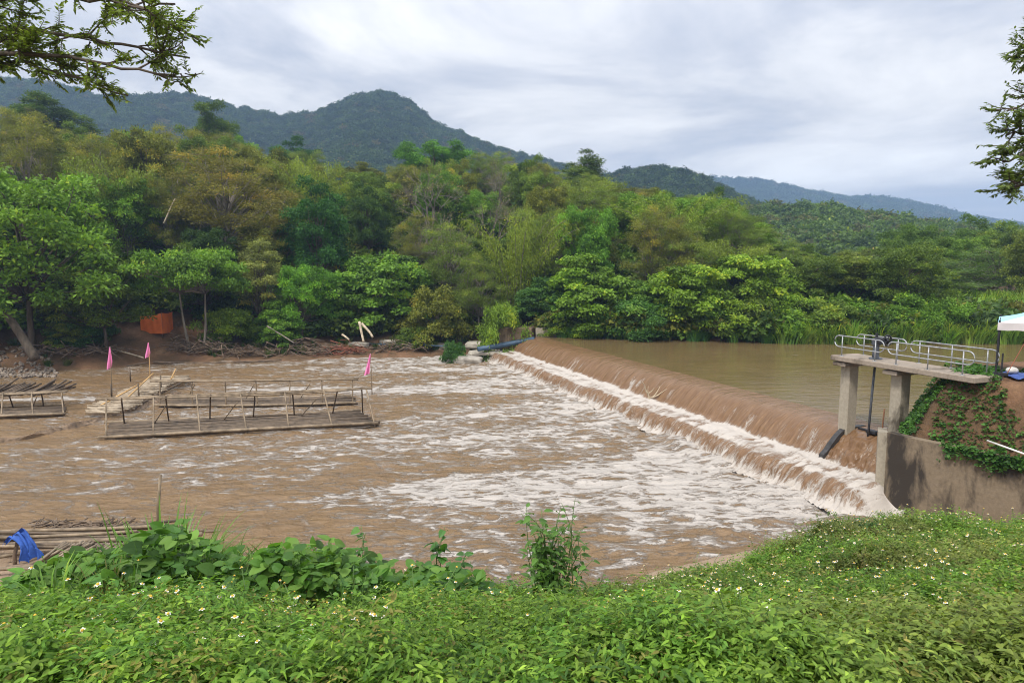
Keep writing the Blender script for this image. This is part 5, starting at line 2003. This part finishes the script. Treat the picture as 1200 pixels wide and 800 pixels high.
# tall grass tuft
gp = dep(195, 690, 6.3)
g_ = float(ground_z(gp[0], 6.3)) + .12
tuft = thing('grass_tuft', 'tall grass tuft with long blades on the bank below the bamboo cane', 'grass', (gp[0], 6.3, g_ - .05))
r_ = np.random.RandomState(801)
mb = MB()
for k in range(210):
    an = r_.rand() * 6.28
    L = .60 + .5 * r_.rand() ** 1.2
    lean = .12 + .75 * r_.rand()
    if k < 12:
        lean = .1 + .2 * r_.rand()
        L = 1.05 + .3 * r_.rand()
    b_ = np.array((math.cos(an), math.sin(an), 0)) * .34 * r_.rand() ** .6 * (1.3, .8, 1)
    t_ = np.linspace(0, 1, 8)
    q = b_ + np.outer(t_ ** 2 * lean * L, (math.cos(an), math.sin(an), 0)) + np.outer(L * (t_ - .35 * lean * t_ ** 3), (0, 0, 1))
    w = np.array((.006, .010, .013, .014, .013, .010, .006, .0005)) * (.8 + .5 * r_.rand())
    s = np.array((-math.sin(an), math.cos(an), 0))
    V = np.stack([q - np.outer(w, s), q + np.outer(w, s)], 1)
    mb.grid(V, np.clip(.5 + .18 * r_.normal(), 0, 1))
o = mb.build('blades', M_near, tuft)
o.color = (.12, .24, .03, 1)
mb = MB()
for k in range(7):
    b_ = np.array((.25 * r_.normal() + .1, .15 * r_.normal(), 0))
    t_ = b_ + np.array((.12 * r_.normal(), .05, .75 + .25 * r_.rand()))
    mb.tube(bend(b_, t_, r_, 6, .05), np.linspace(.004, .0015, 6), 4)
mb.build('dry_stalks', M_bamboo, tuft, True)

# ------------------------------------------------------------------ overhanging branches of trees just outside the frame


def spray(lm, sm, p, d, L, r_, leaf, fine=True, n=9):
    """a leafy spray: rachis with pinnate leaflets"""
    e = p + d * L
    q = bend(p, e, r_, 6, .08, -.15)
    sm.tube(q, np.linspace(.008, .003, 6), 4, cap=False)
    s = np.cross(d, (0, 0, 1.))
    s /= np.linalg.norm(s) + 1e-9
    t_ = np.linspace(.15, 1, n)
    for sd in (-1, 1):
        P_ = np.stack([np.interp(t_, np.linspace(0, 1, 6), q[:, i]) for i in range(3)], -1)
        dv_ = d[None] * .75 + sd * s[None] + r_.normal(size=(n, 3)) * .25 - np.array((0, 0, .25))
        lm.leaves(P_, dv_, np.array((0, 0, 1.))[None] + r_.normal(size=(n, 3)) * .4, leaf * (.8 + .4 * r_.rand(n)), leaf * .40, np.clip(.45 + .2 * r_.normal(size=n), 0, 1))


def over_tree(label, Y, main, base_xy, zb_, seed, color, leaf, nsp, spl, name='overhanging_tree', wander=.35, box=None):
    root = thing(name, label, 'tree', (0, 0, 0))
    r_ = np.random.RandomState(seed)
    tm_, sm, lm = MB(), MB(), MB()
    gz_ = float(ground_z(base_xy[0], base_xy[1]))
    fork = np.array((base_xy[0], base_xy[1], zb_))
    tm_.tube(bend((base_xy[0] * 1.03, base_xy[1], gz_ - .2), fork, r_, 8, .03), np.linspace(.26, .17, 8), 10)
    tm_.build('trunk', M_bark, root, True)
    lmb = MB()
    for (pts, r0) in main:
        P_ = np.array([fork] + [dep(a, b_, Yv) for (a, b_, Yv) in pts])
        Q, _ = resample(P_, 26)
        Q[1:-1] += r_.normal(size=(24, 3)) * .02
        lmb.tube(Q, np.linspace(r0, .012, 26), 7)
        for k_ in range(nsp):
            t_ = .30 + .70 * r_.rand()
            i_ = int(t_ * 25)
            p_ = Q[i_]
            dm = Q[min(i_ + 1, 25)] - Q[max(i_ - 1, 0)]
            dm /= np.linalg.norm(dm) + 1e-9
            dv_ = dm * .8 + r_.normal(size=3) * .55 + np.array((0, 0, .1))
            dv_ /= np.linalg.norm(dv_)
            tl_ = (.25 + .6 * r_.rand()) * wander * 2
            e = p_ + dv_ * tl_
            tw = bend(p_, e, r_, 5, .1)
            lmb.tube(tw, np.linspace(.014, .005, 5), 5, cap=False)
            for j in range(7):
                u = .3 + .7 * r_.rand()
                p2 = p_ + (e - p_) * u
                d2 = dv_ + r_.normal(size=3) * .7
                d2 /= np.linalg.norm(d2)
                spray(lm, sm, p2, d2, spl * (.6 + .6 * r_.rand()), r_, leaf)
    lmb.build('limbs', M_bark, root, True)
    sm.build('twigs', M_bark, root)
    c_ = lm.build('crown', M_leaf, root)
    c_.color = (*color, 1)
    return root


over_tree('overhanging branch with small dark leaves reaching in at the top left', 9,
          [([(-60, 60, 9), (60, 62, 9), (140, 82, 9), (205, 88, 9)], .06), ([(-40, 30, 9.5), (60, 38, 9.4), (150, 55, 9.2), (222, 68, 9)], .05), ([(-60, 5, 9.2), (60, -5, 9), (150, 6, 8.8), (205, 5, 8.6)], .05),
           ([(-60, 66, 9.2), (20, 72, 9.2), (100, 95, 9.2), (150, 112, 9.2)], .035), ([(-40, -30, 9), (80, -20, 9), (170, 10, 9), (215, 42, 9)], .04)], (-9.8, 8.5), 10.5, 901, (.20, .27, .05), .072, 25, .22)
over_tree('drooping leafy branch of a tree reaching in at the right edge', 10,
          [([(1300, 150, 10), (1230, 165, 10), (1175, 190, 10)], .05), ([(1300, 100, 10), (1235, 110, 10), (1180, 130, 10)], .05), ([(1300, 40, 10), (1240, 45, 10), (1190, 65, 10)], .04), ([(1300, 180, 10), (1240, 195, 10), (1185, 222, 10)], .04), ([(1300, 125, 10), (1240, 140, 10), (1180, 158, 10)], .04), ([(1300, 170, 10.4), (1240, 175, 10.3), (1200, 205, 10.2)], .04)], (9.6, 9.5), 10.3, 902, (.16, .22, .06), .08, 20, .26, wander=.26)

# ------------------------------------------------------------------ air
mb = MB()
mb.box((0, 900, 88), (4200, 2100, 186))
o = mb.build('haze', None)
o.data.materials.clear()
m, t, out = newmat('haze')
pv = nd(t, 'ShaderNodeVolumePrincipled')
pv.inputs['Color'].default_value = (.44, .65, 1.0, 1)
pv.inputs['Density'].default_value = .00042
pv.inputs['Anisotropy'].default_value = .25
lk(t, pv.outputs[0], out.inputs['Volume'])
o.data.materials.append(m)
tag(o, kind='stuff')
